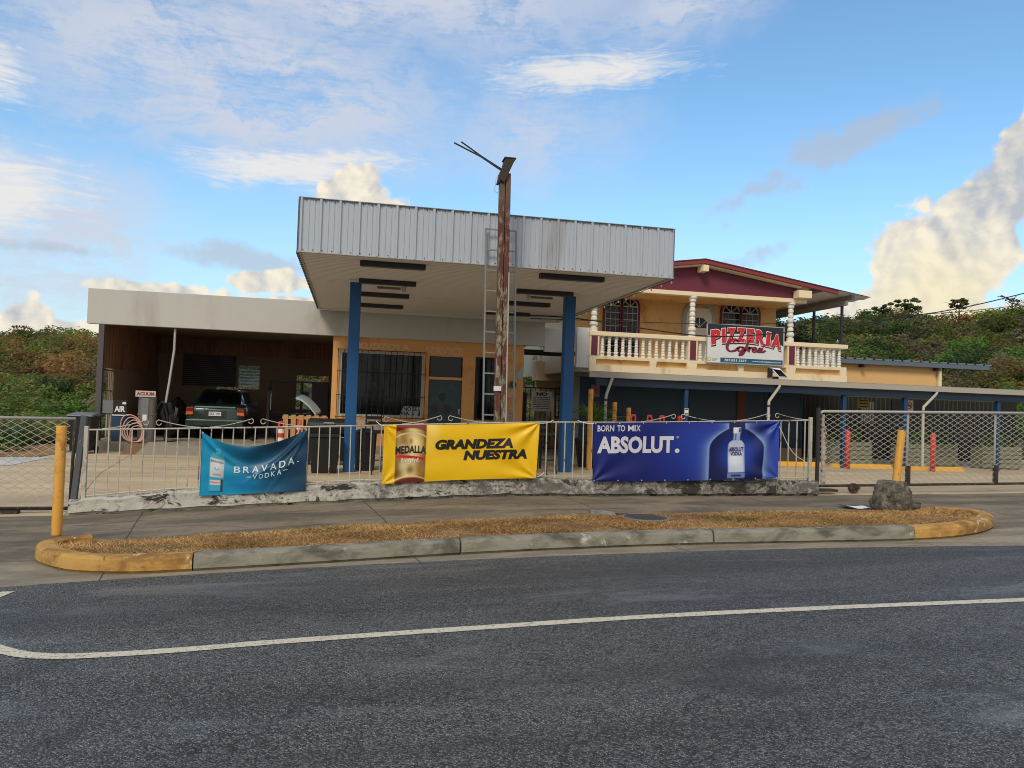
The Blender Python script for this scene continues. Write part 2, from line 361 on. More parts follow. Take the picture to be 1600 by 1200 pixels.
    t.put(b.inputs['Normal'], t.bump(t.m('ADD', k, t.m('MULTIPLY', t.noise(v, 60., 3, .6), .2)), .7, .03))
    M['peeling'] = m
    # ---- flaking pole: red, pale green and rust
    m = bpy.data.materials.new('flaking_pole'); m.use_nodes = True; t = NT(m.node_tree); b = t.n['Principled BSDF']
    v = t.new('ShaderNodeTexCoord').outputs['Object']
    a = t.noise(t.vscale(v, (2.2, 2.2, .55)), 4., 7, .68, .4); d = t.noise(t.vscale(v, (1.6, 1.6, .6)), 11., 6, .7, .3); e = t.noise(t.vscale(v, (1, 1, .5)), 1.6, 4, .6)
    c = t.mix(t.smooth(a, .47, .53), rgb(104, 46, 42), rgb(142, 132, 108))
    c = t.mix(t.smooth(d, .47, .55), c, rgb(84, 56, 42))
    c = t.mix(t.smooth(d, .40, .35), c, rgb(148, 150, 128))
    c = t.mix(t.smooth(t.sep(v)[2], 3.9, 4.6, 0., .75), c, rgb(112, 92, 74))
    t.put(b.inputs['Base Color'], c); b.inputs['Roughness'].default_value = .75
    t.put(b.inputs['Normal'], t.bump(t.m('ADD', a, d), .6, .02))
    M['flaking'] = m
    # ---- soil under the dry grass
    m = bpy.data.materials.new('dry_soil'); m.use_nodes = True; t = NT(m.node_tree); b = t.n['Principled BSDF']
    v = t.new('ShaderNodeTexCoord').outputs['Object']
    c = t.mix(t.smooth(t.noise(v, 3., 6, .65), .4, .62), rgb(132, 98, 60), rgb(168, 132, 86))
    c = t.mix(t.smooth(t.noise(v, 40., 4, .65), .45, .7), c, rgb(92, 66, 42))
    t.put(b.inputs['Base Color'], c); b.inputs['Roughness'].default_value = .95
    t.put(b.inputs['Normal'], t.bump(t.noise(v, 30., 5, .7), .8, .03))
    M['soil'] = m
    # ---- ground and wooded hill floor
    m = bpy.data.materials.new('hill_ground'); m.use_nodes = True; t = NT(m.node_tree); b = t.n['Principled BSDF']
    v = t.new('ShaderNodeTexCoord').outputs['Object']
    c = t.mix(t.smooth(t.noise(v, .12, 6, .65), .4, .6), rgb(66, 74, 38), rgb(104, 86, 54))
    c = t.mix(t.smooth(t.noise(v, 1.2, 6, .7), .45, .65), c, rgb(58, 56, 34))
    t.put(b.inputs['Base Color'], c); b.inputs['Roughness'].default_value = .95
    t.put(b.inputs['Normal'], t.bump(t.noise(v, 2., 6, .7), 1., .3))
    M['hillground'] = m
    # ---- road paint, worn through to the asphalt at its edges
    m = bpy.data.materials.new('road_paint'); m.use_nodes = True; t = NT(m.node_tree); b = t.n['Principled BSDF']
    v = t.new('ShaderNodeTexCoord').outputs['Object']
    c = t.mix(t.smooth(t.noise(v, 38., 6, .75), .53, .62), rgb(210, 202, 180), rgb(124, 118, 106))
    c = t.mix(t.smooth(t.noise(v, 4., 4, .6), .55, .7), c, rgb(192, 182, 156))
    t.put(b.inputs['Base Color'], c); b.inputs['Roughness'].default_value = .7
    vo = t.voro(v, 85.)
    t.put(b.inputs['Normal'], t.bump(t.m('MULTIPLY', vo.outputs['Distance'], -1.), .5, .008))
    M['roadpaint'] = m
def shop_glass():
    m = bpy.data.materials.new('shop_glass'); m.use_nodes = True; t = NT(m.node_tree); b = t.n['Principled BSDF']
    v = t.new('ShaderNodeTexCoord').outputs['Object']
    b.inputs['Base Color'].default_value = (.012, .015, .02, 1); b.inputs['Roughness'].default_value = .06
    tr = t.new('ShaderNodeBsdfTransparent'); tr.inputs[0].default_value = (.75, .8, .82, 1)
    mx_ = t.new('ShaderNodeMixShader'); t.put(mx_.inputs[0], t.smooth(t.noise(t.vscale(v, (3., 1., .5)), 2., 5, .6), .35, .7, .25, .62))
    t.l.new(tr.outputs[0], mx_.inputs[1]); t.l.new(b.outputs[0], mx_.inputs[2]); t.l.new(mx_.outputs[0], t.n['Material Output'].inputs[0])
    M['shopglass'] = m
mats(); special_mats(); shop_glass()

# ------------------------------------------------------------------ mesh helpers
ORG = {}                                   # object name -> world origin of its root
class MB:
    def __init__(s): s.v = []; s.f = []
    def add(s, vs, fs):
        k = len(s.v); s.v += [tuple(p) for p in vs]; s.f += [tuple(i+k for i in f) for f in fs]; return s
    def box(s, x0, x1, y0, y1, z0, z1):
        return s.add([(x0,y0,z0),(x1,y0,z0),(x1,y1,z0),(x0,y1,z0),(x0,y0,z1),(x1,y0,z1),(x1,y1,z1),(x0,y1,z1)],
                     [(0,3,2,1),(4,5,6,7),(0,1,5,4),(1,2,6,5),(2,3,7,6),(3,0,4,7)])
    def hexa(s, p):                        # eight corners, order as box
        return s.add(p, [(0,3,2,1),(4,5,6,7),(0,1,5,4),(1,2,6,5),(2,3,7,6),(3,0,4,7)])
    def bar(s, a, b, w, h=None, up=(0, 0, 1)):
        a, b = Vector(a), Vector(b); h = w if h is None else h
        d = (b-a).normalized(); u = Vector(up)
        if abs(d.dot(u)) > .98: u = Vector((0, 1, 0))
        sx = d.cross(u).normalized()*w/2; sz = sx.cross(d).normalized()*h/2
        return s.hexa([a-sx-sz, a+sx-sz, b+sx-sz, b-sx-sz, a-sx+sz, a+sx+sz, b+sx+sz, b-sx+sz])
    def tube(s, pts, r, n=8, cap=True):
        pts = [Vector(p) for p in pts]; k = len(s.v); m = len(pts); prev = None
        rr = r if hasattr(r, '__len__') else [r]*m
        for i, p in enumerate(pts):
            d = (pts[min(i+1, m-1)]-pts[max(i-1, 0)]).normalized()
            u = Vector((0, 0, 1)) if abs(d.z) < .95 else Vector((0, 1, 0))
            if prev is not None: u = prev
            a = d.cross(u).normalized(); c = a.cross(d).normalized(); prev = c
            for j in range(n):
                t = 2*math.pi*j/n
                s.v.append(tuple(p + (a*math.cos(t)+c*math.sin(t))*rr[i]))
        for i in range(m-1):
            for j in range(n):
                q = (j+1) % n
                s.f.append((k+i*n+j, k+i*n+q, k+(i+1)*n+q, k+(i+1)*n+j))
        if cap: s.f.append(tuple(k+j for j in range(n))[::-1]); s.f.append(tuple(k+(m-1)*n+j for j in range(n)))
        return s
    def lathe(s, c, prof, n=16, axis='z'):
        k = len(s.v)
        for r, h in prof:
            for j in range(n):
                t = 2*math.pi*j/n
                if axis == 'z': s.v.append((c[0]+r*math.cos(t), c[1]+r*math.sin(t), c[2]+h))
                elif axis == 'y': s.v.append((c[0]+r*math.cos(t), c[1]+h, c[2]+r*math.sin(t)))
                else: s.v.append((c[0]+h, c[1]+r*math.cos(t), c[2]+r*math.sin(t)))
        for i in range(len(prof)-1):
            for j in range(n):
                q = (j+1) % n
                s.f.append((k+i*n+j, k+i*n+q, k+(i+1)*n+q, k+(i+1)*n+j))
        s.f.append(tuple(k+j for j in range(n))[::-1]); s.f.append(tuple(k+(len(prof)-1)*n+j for j in range(n)))
        return s
    def prism(s, pts, y0, y1):             # outline in x,z pushed from y0 to y1
        n = len(pts)
        return s.add([(p[0], y0, p[1]) for p in pts]+[(p[0], y1, p[1]) for p in pts],
                     [tuple(range(n)), tuple(range(2*n-1, n-1, -1))]+[(i, i+n, (i+1) % n+n, (i+1) % n) for i in range(n)])
    def prismx(s, pts, x0, x1):            # outline in y,z pushed along x
        n = len(pts)
        return s.add([(x0, p[0], p[1]) for p in pts]+[(x1, p[0], p[1]) for p in pts],
                     [tuple(range(n)), tuple(range(2*n-1, n-1, -1))]+[(i, i+n, (i+1) % n+n, (i+1) % n) for i in range(n)])
    def ring(s, po, pi, y0, y1, closed=True):   # band between two outlines of equal length
        n = len(po); k = len(s.v)
        for y in (y0, y1):
            for a in (po, pi): s.v += [(p[0], y, p[1]) for p in a]
        rng = range(n) if closed else range(n-1)
        for i in rng:
            j = (i+1) % n
            s.f += [(k+i, k+j, k+n+j, k+n+i), (k+2*n+i, k+3*n+i, k+3*n+j, k+2*n+j), (k+i, k+2*n+i, k+2*n+j, k+j), (k+n+i, k+n+j, k+3*n+j, k+3*n+i)]
        if not closed:
            for i in (0, n-1): s.f.append((k+i, k+n+i, k+3*n+i, k+2*n+i))
        return s
    def grid(s, P):                        # P[i][j] points
        k = len(s.v); a = len(P); b = len(P[0])
        for r in P: s.v += [tuple(p) for p in r]
        for i in range(a-1):
            for j in range(b-1): s.f.append((k+i*b+j, k+i*b+j+1, k+(i+1)*b+j+1, k+(i+1)*b+j))
        return s
    def build(s, name, m, parent=None, base=None, smooth=False, bevel=0., kind=None, fixn=True):
        me = bpy.data.meshes.new(name)
        v = np.array(s.v, float)
        if parent is not None: o0 = ORG[parent.name]
        elif base is not None: o0 = np.array(base, float)
        else: o0 = np.array([(v[:, 0].min()+v[:, 0].max())/2, (v[:, 1].min()+v[:, 1].max())/2, v[:, 2].min()])
        me.from_pydata((v-o0).tolist(), [], s.f)
        if fixn:
            bm = bmesh.new(); bm.from_mesh(me); bmesh.ops.recalc_face_normals(bm, faces=bm.faces); bm.to_mesh(me); bm.free()
        if smooth: me.polygons.foreach_set('use_smooth', [True]*len(me.polygons))
        me.materials.append(m)
        o = bpy.data.objects.new(name, me); COL.objects.link(o)
        ORG[o.name] = o0
        if parent is not None: o.parent = parent
        else: o.location = o0
        if bevel:
            b = o.modifiers.new('soft_edges', 'BEVEL'); b.width = bevel; b.segments = 2; b.limit_method = 'ANGLE'; b.angle_limit = R(40)
        if smooth and not bevel:
            pass
        if kind: o['kind'] = kind
        return o
def tag(o, label, cat, group=None):
    o['label'] = label; o['category'] = cat
    if group: o['group'] = group
    return o
def thing(name, loc, label, cat, group=None):
    o = bpy.data.objects.new(name, None); COL.objects.link(o); o.location = loc; o.empty_display_size = .2
    ORG[o.name] = np.array(loc, float)
    return tag(o, label, cat, group)
def dup(src, loc, label=None, rz=0., rot=None, scale=None):
    def cp(o, par):
        c = o.copy(); COL.objects.link(c)
        if par is not None: c.parent = par
        for ch in o.children: cp(ch, c)
        return c
    r = cp(src, None); r.location = loc
    r.rotation_euler = rot if rot else (0, 0, rz)
    if scale: r.scale = scale
    if label: r['label'] = label
    ORG[r.name] = np.array(loc, float)
    return r
def colmesh(name, V, F, C, m, parent=None, base=None, smooth=False, kind=None, nside=4):
    """big mesh straight from arrays; C = one colour per vertex"""
    V = np.asarray(V, np.float32); F = np.asarray(F, np.int32)
    o0 = ORG[parent.name] if parent is not None else (np.array(base, float) if base is not None else np.array([V[:, 0].mean(), V[:, 1].mean(), V[:, 2].min()]))
    me = bpy.data.meshes.new(name)
    me.vertices.add(len(V)); me.vertices.foreach_set('co', (V-o0).astype(np.float32).ravel())
    me.loops.add(F.size); me.loops.foreach_set('vertex_index', F.ravel())
    me.polygons.add(len(F)); me.polygons.foreach_set('loop_start', np.arange(len(F), dtype=np.int32)*nside)
    me.update(calc_edges=True)
    a = me.color_attributes.new('Col', 'FLOAT_COLOR', 'POINT')
    C = np.asarray(C, np.float32); C4 = np.ones((len(V), 4), np.float32); C4[:, :3] = C
    a.data.foreach_set('color', C4.ravel())
    if smooth: me.polygons.foreach_set('use_smooth', np.ones(len(F), bool))
    me.materials.append(m)
    o = bpy.data.objects.new(name, me); COL.objects.link(o); ORG[o.name] = o0
    if parent is not None: o.parent = parent
    else: o.location = o0
    if kind: o['kind'] = kind
    return o

def text_geo(body, offset=0., shear=0., res=3, cuts=0.):
    """flat letters: points scaled to the unit square, and faces"""
    c = bpy.data.curves.new('lettering', 'FONT'); c.body = body; c.size = 1.; c.offset = offset; c.shear = shear
    c.resolution_u = res; c.fill_mode = 'FRONT' if hasattr(c, 'fill_mode') else c.fill_mode
    o = bpy.data.objects.new('lettering', c); COL.objects.link(o)
    dg = bpy.context.evaluated_depsgraph_get()
    me = bpy.data.meshes.new_from_object(o.evaluated_get(dg))
    bpy.data.objects.remove(o); bpy.data.curves.remove(c)
    bm = bmesh.new(); bm.from_mesh(me); bpy.data.meshes.remove(me)
    bmesh.ops.remove_doubles(bm, verts=bm.verts, dist=1e-5)
    xs = [v.co.x for v in bm.verts]; ys = [v.co.y for v in bm.verts]
    x0, x1, y0, y1 = min(xs), max(xs), min(ys), max(ys)
    for v in bm.verts: v.co = ((v.co.x-x0)/(x1-x0), (v.co.y-y0)/(y1-y0), 0)
    if cuts:
        k = int(1/cuts)
        for i in range(1, k):
            bmesh.ops.bisect_plane(bm, geom=bm.verts[:]+bm.edges[:]+bm.faces[:], plane_co=(i/k, 0, 0), plane_no=(1, 0, 0))
        for i in range(1, 4):
            bmesh.ops.bisect_plane(bm, geom=bm.verts[:]+bm.edges[:]+bm.faces[:], plane_co=(0, i/4, 0), plane_no=(0, 1, 0))
    bm.verts.index_update()
    V = [(v.co.x, v.co.y) for v in bm.verts]; F = [tuple(v.index for v in f.verts) for f in bm.faces]
    bm.free()
    return V, F
def write(name, body, rect, fn, m, parent, offset=0., shear=0., cuts=0., warp=None):
    u0, u1, v0, v1 = rect
    V, F = text_geo(body, offset, shear, 3, cuts)
    mb = MB()
    pts = []
    for a, b in V:
        u, v = u0+(u1-u0)*a, v0+(v1-v0)*b
        if warp: u, v = warp(a, b, u, v)
        pts.append(fn(u, v))
    mb.add(pts, F)
    return mb.build(name, m, parent, fixn=False)
def ribbon(mb, pts, w, fn):
    """a flat brush stroke through 2-D points"""
    n = len(pts); L = []; Rr = []
    for i in range(n):
        a = np.array(pts[max(i-1, 0)]); b = np.array(pts[min(i+1, n-1)]); d = b-a; d = d/(np.hypot(*d)+1e-9)
        ww = (w[i] if hasattr(w, '__len__') else w)/2
        p = np.array(pts[i]); q = np.array((-d[1], d[0]))*ww
        L.append(fn(*(p+q))); Rr.append(fn(*(p-q)))
    k = len(mb.v); mb.v += [tuple(p) for p in L+Rr]
    for i in range(n-1): mb.f.append((k+i, k+i+1, k+n+i+1, k+n+i))
def spline(P, n=8):
    P = [np.array(p, float) for p in P]; out = []
    for i in range(len(P)-1):
        p0 = P[max(i-1, 0)]; p1 = P[i]; p2 = P[i+1]; p3 = P[min(i+2, len(P)-1)]
        for k in range(n):
            t = k/n
            out.append(.5*((2*p1)+(-p0+p2)*t+(2*p0-5*p1+4*p2-p3)*t*t+(-p0+3*p1-3*p2+p3)*t**3))
    out.append(P[-1]); return out
rng = np.random.default_rng(7); random.seed(7)

# ------------------------------------------------------------------ heights of the ground
def plane(x, y): return .028*x-.0155*y
def wb(x): return float(np.interp(x, [-10, -6, -3.48, 0, 2.2, 4.4, 7.3, 11.5, 18], [-.3, -.22, -.15, .05, .15, .17, .2, .28, .34]))
def lot(x): return float(np.interp(x, [-12, -6, 0, 4.2, 11, 14.5, 20], [.02, .10, .14, .2, .2, .17, .15]))
def G(x, y):
    w = wb(x)
    if y < 8.4: return plane(x, y)
    if y < 9.4: t = (y-8.4); return plane(x, 8.4)*(1-t)+(w-.05)*t
    if y < 11: return w-.05+.05*(y-9.4)/1.6
    if y < 14.3:
        t = (y-11)/3.3; t = t*t*(3-2*t); return w*(1-t)+lot(x)*t
    return lot(x)
def road_edge(x): return max(7.68-.016*(x-2.5)**2, 7.0)

# ================================================================== THE SETTING
RID_AZ = [-75, -60, -30, -22, -15, -5, 10, 22, 32, 40, 48, 60, 80]
RID_EL = [1.5, 1.8, 1.6, 1.5, 1.9, 1.9, 2.4, 3.6, 5.0, 5.1, 5.6, 5.4, 3.5]
RR = 112.
def hill(x, y):
    r = math.hypot(x, y); az = math.degrees(math.atan2(x, y))
    base = .028*max(min(x, 25), -25)-.0155*max(min(y, 12), -40)-.32
    if y < 0 or r < 30: return base
    e = float(np.interp(az, RID_AZ, RID_EL, left=0, right=0))
    if abs(az) > 75: e *= max(0, 1-(abs(az)-75)/14)
    e += .2*math.sin(az*.55)+.12*math.sin(az*1.3+1)
    H = RR*math.tan(R(max(e, 0)))+1.5-base
    s0 = 36 if az > -12 else 24
    t = min(max((r-s0)/(RR-s0), 0), 1); t = t*t*(3-2*t)*.5+t*.5
    z = base+H*t
    if r > RR: z -= (r-RR)*.10
    return max(z, base-4)
def build_ground():
    rs = [0]+[i*3. for i in range(1, 12)]+[36+5*i for i in range(20)]+[140, 165, 200, 260, 400, 800, 1600]
    na = 120; V = []; F = []
    for r in rs:
        for j in range(na):
            a = 2*math.pi*j/na; x, y = r*math.sin(a), r*math.cos(a)
            V.append((x, y, hill(x, y)+(random.uniform(-.25, .25) if r > 40 else 0)))
    for i in range(len(rs)-1):
        for j in range(na):
            q = (j+1) % na; F.append((i*na+j, i*na+q, (i+1)*na+q, (i+1)*na+j))
    MB().add(V, F).build('ground', M['hillground'], base=(0, 0, 0), smooth=True, kind='structure')
build_ground()
def sheet(name, m, xs, ys_fn, zf, ny, dz=0., noise=0.):
    P = []
    for x in xs:
        y0, y1 = ys_fn(x); P.append([(x, y0+(y1-y0)*j/ny, zf(x, y0+(y1-y0)*j/ny)+dz) for j in range(ny+1)])
    return MB().grid(P).build(name, m, base=(0, 0, 0), smooth=True, kind='structure')
lsp = lambda a, b, n: [a+(b-a)*i/n for i in range(n+1)]
sheet('road', M['asphalt'], lsp(-45, 45, 180), lambda x: (-25, road_edge(x)), plane, 6, .004)
sheet('gutter', M['gutter'], lsp(-45, 45, 180), lambda x: (road_edge(x)-.06, 8.4), G, 6)
sheet('pavement', M['pavement'], lsp(-30, 30, 150), lambda x: (8.4, 11.04), G, 14)
sheet('forecourt', M['forecourt'], lsp(-11, 24, 120), lambda x: (11.04, 28), G, 30)

def side_strip():
    m = mat('wet_sheen_strip', rgb(206, 200, 190), .35, .15, 2., .1, layers=((rgb(160, 148, 128), 1.4, .60, .1, (.3, 1, 1)),))  # wet strip: the sky's reflection is put into its pale colour
    sheet('side_path', m, lsp(-11, -5.95, 20), lambda x: (15.3, 17.2), G, 3, .006)
    sheet('dirt_bank', M['soil'], lsp(-11, -6.2, 20), lambda x: (17.25, 19.2), lambda x, y: G(x, y)+.10*max(0, y-17.8), 5, .008)
side_strip()
def road_line():
    # centre of the painted line, curling to the left end of the island lane
    pts = [(60, 4.6), (5.33, 5.16), (3.67, 5.24), (2.12, 5.27), (.71, 5.22), (-.34, 5.17), (-1.0, 5.11), (-1.45, 5.10), (-1.75, 5.14), (-2.0, 5.27), (-2.3, 5.56), (-2.55, 5.95), (-2.70, 6.4), (-2.73, 6.75), (-2.70, 7.02)]
    c = [np.array(p) for p in pts[:1]]+spline(pts[1:], 14)
    mb = MB(); L = []; Rr = []
    for i, p in enumerate(c):
        d = c[min(i+1, len(c)-1)]-c[max(i-1, 0)]; d = d/np.hypot(*d); q = np.array((-d[1], d[0]))*.052*(1+.06*random.uniform(-1, 1))
        for lst, s in ((L, 1), (Rr, -1)):
            a = p+q*s; lst.append((a[0], a[1], plane(a[0], a[1])+.008))
    k = len(L); mb.v = L+Rr
    mb.f = [(i, i+1, k+i+1, k+i) for i in range(k-1)]
    mb.build('road_line', M['roadpaint'], base=(0, 0, 0), kind='structure')
road_line()

# kerb of the island, in four cast lengths with open joints
KERB = [(-2.72, 9.06), (-2.98, 8.92), (-3.09, 8.66), (-2.95, 8.30), (-2.72, 8.0), (-2.42, 7.74), (-1.92, 7.58), (-1.39, 7.60), (-.24, 7.74), (1.18, 7.94), (2.5, 8.03), (3.9, 8.03), (5.4, 7.90), (6.45, 7.83), (7.2, 7.92), (7.87, 8.19), (8.40, 8.60), (8.56, 8.95), (8.48, 9.25), (8.2, 9.45)]
KP = spline(KERB, 8)
def kz(p): return plane(p[0], min(p[1], 8.4))
def build_kerb():
    n = len(KP); W = .19; H = .155
    nor = []
    for i in range(n):
        d = KP[min(i+1, n-1)]-KP[max(i-1, 0)]; d = d/np.hypot(*d); nor.append(np.array((-d[1], d[0])))   # towards the inside
    cuts = [i for i, p in enumerate(KP)]
    def idx(x): return min((i for i in range(n) if 30 < i < n-20), key=lambda i: abs(KP[i][0]-x))
    J = [0, idx(-1.36), idx(1.2), idx(4.0), idx(6.6), n-1]
    mk = [M['kerbyellow'], M['kerbgrey'], M['kerbgrey'], M['kerbgrey'], M['kerbyellow']]
    for s in range(5):
        P = []
        for i in range(J[s], J[s+1]+1):
            p = KP[i].copy(); q = nor[i]; z = kz(p)
            if i == J[s] and s: p = p+(KP[i+1]-KP[i])*.06
            if i == J[s+1] and s < 4: p = p-(KP[i]-KP[i-1])*.06
            w = .012*math.sin(i*1.7)+.006*math.sin(i*4.1)
            sec = [(.035, -.06), (.030, .018), (0, .026), (.006+w*.2, H*.55), (.014+w*.3, H-.03), (.03, H-.006), (.05, H+w*.15), (W-.03, H+.002), (W, H-.012), (W, -.06)]
            P.append([(p[0]+q[0]*a, p[1]+q[1]*a, z+b) for a, b in sec])
        mb = MB().grid(P)
        k = len(P[0]); m_ = len(P)
        mb.f.append(tuple(range(k))); mb.f.append(tuple((m_-1)*k+j for j in range(k))[::-1])
        mb.build('kerb', mk[s], base=(float(P[0][0][0]), float(P[0][0][1]), float(P[0][0][2])), kind='structure')
build_kerb()
def back_y(x): return float(np.interp(x, [-3, -2.62, 2.0, 5.25, 8.8], [9.05, 9.12, 9.3, 9.46, 9.62]))
def front_y(x):
    ps = [p for p in KP if p[1] < 9.0]
    xs = [p[0] for p in ps]; i0 = int(np.argmin(xs)); i1 = int(np.argmax(xs))
    seg = ps[i0:i1+1]
    return float(np.interp(x, [p[0] for p in seg], [p[1] for p in seg]))
def soil_z(x, y):
    f = front_y(x); b = back_y(x); t = min(max((y-f)/max(b-f, .01), 0), 1)
    z0 = plane(x, min(f, 8.4))+.125; z1 = G(x, b)+.012
    return z0*(1-t)+z1*t+.05*math.sin(math.pi*t)*(.6+.4*math.sin(x*1.1))
XS = lsp(-3.0, 8.52, 96)
sheet('verge', M['soil'], XS, lambda x: (front_y(x)+.12 if front_y(x)+.12 < back_y(x)-.05 else back_y(x)-.05, back_y(x)), soil_z, 12)
def dry_grass():
    n = 100000
    x = rng.uniform(-2.95, 8.48, n); t = rng.uniform(0, 1, n)
    fy = np.array([front_y(a) for a in np.linspace(-3, 8.6, 400)]); by = np.array([back_y(a) for a in np.linspace(-3, 8.6, 400)])
    f = np.interp(x, np.linspace(-3, 8.6, 400), fy)+.17; b = np.interp(x, np.linspace(-3, 8.6, 400), by)+.05
    y = f+(b-f)*t
    bare = np.sin(x*2.3+np.sin(y*3.1)*2)*np.sin(y*4.1+x*1.3+1)
    keep = (b > f+.04) & ((bare < .62) | (rng.random(n) < .25))
    x, t, f, b = x[keep], t[keep], f[keep], b[keep]; n = len(x)
    y = f+(b-f)*t
    z = np.array([soil_z(a, c) for a, c in zip(x, y)])
    cl = np.sin(x*3.1+np.sin(y*4)*1.5)*np.sin(y*5.3+x)          # tufts
    h = rng.uniform(.008, .028, n)*(1+.6*cl); a = rng.uniform(0, 2*np.pi, n); w = rng.uniform(.003, .006, n)
    le = rng.uniform(1.0, 3.2, n)*h*1.5; la = rng.uniform(0, 2*np.pi, n)
    ca, sa = np.cos(a)*w, np.sin(a)*w
    V = np.stack([np.stack([x-ca, y-sa, z-.01], 1), np.stack([x+ca, y+sa, z-.01], 1), np.stack([x+np.cos(la)*le, y+np.sin(la)*le, z+h], 1)], 1).reshape(-1, 3)
    F = np.arange(3*n).reshape(-1, 3)
    pal = np.array([rgb(200, 154, 96), rgb(176, 128, 74), rgb(218, 180, 122), rgb(138, 98, 58), rgb(116, 122, 60), rgb(218, 188, 132)])
    pr = np.array([.28, .24, .18, .12, .08, .10]); k = rng.choice(6, n, p=pr)
    grn = (np.sin(x*1.9+2)*np.sin(x*.7+y*3) > .78) & (rng.random(n) < .45); k[grn] = 4
    patch = .84+.22*np.sin(x*1.3+np.sin(y*2.7)*1.4)*np.sin(y*3.3+x*.6)+.10*np.sin(x*5.3+y*2)
    C = np.repeat(pal[k]*rng.uniform(.7, 1.2, (n, 1))*patch[:, None], 3, 0)
    o = colmesh('dry_grass', V, F, C, attr_mat('grass_blades', .8, .2), base=(0, 0, 0), kind='stuff', nside=3)
    tag(o, 'short dry golden grass covering the kerbed island strip', 'grass')
dry_grass()

# ------------------------------------------------------------------ low wall and picket fence
def fence_top(x): return float(np.interp(x, [-3.5, -.59, 2.72, 4.33, 7.3], [.97, 1.09, 1.25, 1.29, 1.41]))
def wall_top(x): return wb(x)+float(np.interp(x, [-3.5, -2.5, 0, 4, 7.3], [.20, .25, .26, .25, .24]))
def low_wall():
    P = []
    for i in range(221):
        x = -3.58+10.98*i/220
        e = .014*math.sin(x*5.1)+.010*math.sin(x*13.3+1)+.006*math.sin(x*31)
        zt = wall_top(x)+e*.8; zb = wb(x)-.06
        fy = 11.0+e*.9
        P.append([(x, fy+.03, zb), (x, fy+.025, zb+.085), (x, fy-.02+.008*math.sin(x*17), zb+.10+.006*math.sin(x*9)), (x, fy+.006*math.sin(x*23), zb+.2), (x, fy, zt-.03), (x, fy+.025, zt), (x, 11.19, zt), (x, 11.22, zt-.03), (x, 11.22, zb)])
    mb = MB().grid(P); k = 9; m_ = len(P)
    mb.f += [tuple(range(k)), tuple((m_-1)*k+j for j in range(k))[::-1]]
    o = mb.build('low_wall', M['peeling'], base=(2, 11.1, 0), smooth=False)
    tag(o, 'low kerb wall of peeling white paint carrying the picket railing', 'wall')
low_wall()
def picket_fence():
    t = thing('picket_fence', (2, 11.1, .2), 'thin white metal picket railing with scrolls on the peeling low wall', 'fence')
    xs = lsp(-3.42, 7.28, 24)
    MB().tube([(x, 11.1, fence_top(x)) for x in xs], .012, 6).build('top_rail', M['picket'], t)
    MB().tube([(x, 11.1, wall_top(x)+.035) for x in xs], .010, 6).build('bottom_rail', M['picket'], t)
    n = 74
    for i in range(n):
        x = -3.30+10.5*i/(n-1)
        j = random.uniform(-.008, .008)
        MB().bar((x+j, 11.1, wall_top(x)-.01), (x, 11.1, fence_top(x)), .0145, .0145, (0, 1, 0)).build('picket', M['picket'], t)
    for x in (-3.43, 7.30):
        MB().box(x-.025, x+.025, 11.075, 11.125, wall_top(x)-.1, fence_top(x)+.05).build('end_post', M['picket'], t, bevel=.004)
    def scroll(x0, s):
        a = []
        # long low arm rising to a curl
        z0 = lambda x: fence_top(x)
        for k in range(13):
            u = k/12; x = x0+s*(.62-.55*u); a.append((x, z0(x)+.012+.108*(u**1.6)))
        cx, cz = x0+s*.085, z0(x0)+.082
        for k in range(1, 15):
            th = math.pi*.5+ (k/14)*math.pi*1.45; r = .042-.016*k/14
            a.append((cx-s*(-math.cos(th)*r), cz+math.sin(th)*r))
        return [(p[0], 11.1, p[1]) for p in a]
    for x0 in (-2.62, -1.27, 1.35, 5.0, 6.62):
        for s in (-1, 1): MB().tube(scroll(x0, s), .0062, 6).build('scroll', M['picket'], t)
    MB().tube(scroll(.42, 1), .0062, 6).build('scroll', M['picket'], t)
picket_fence()

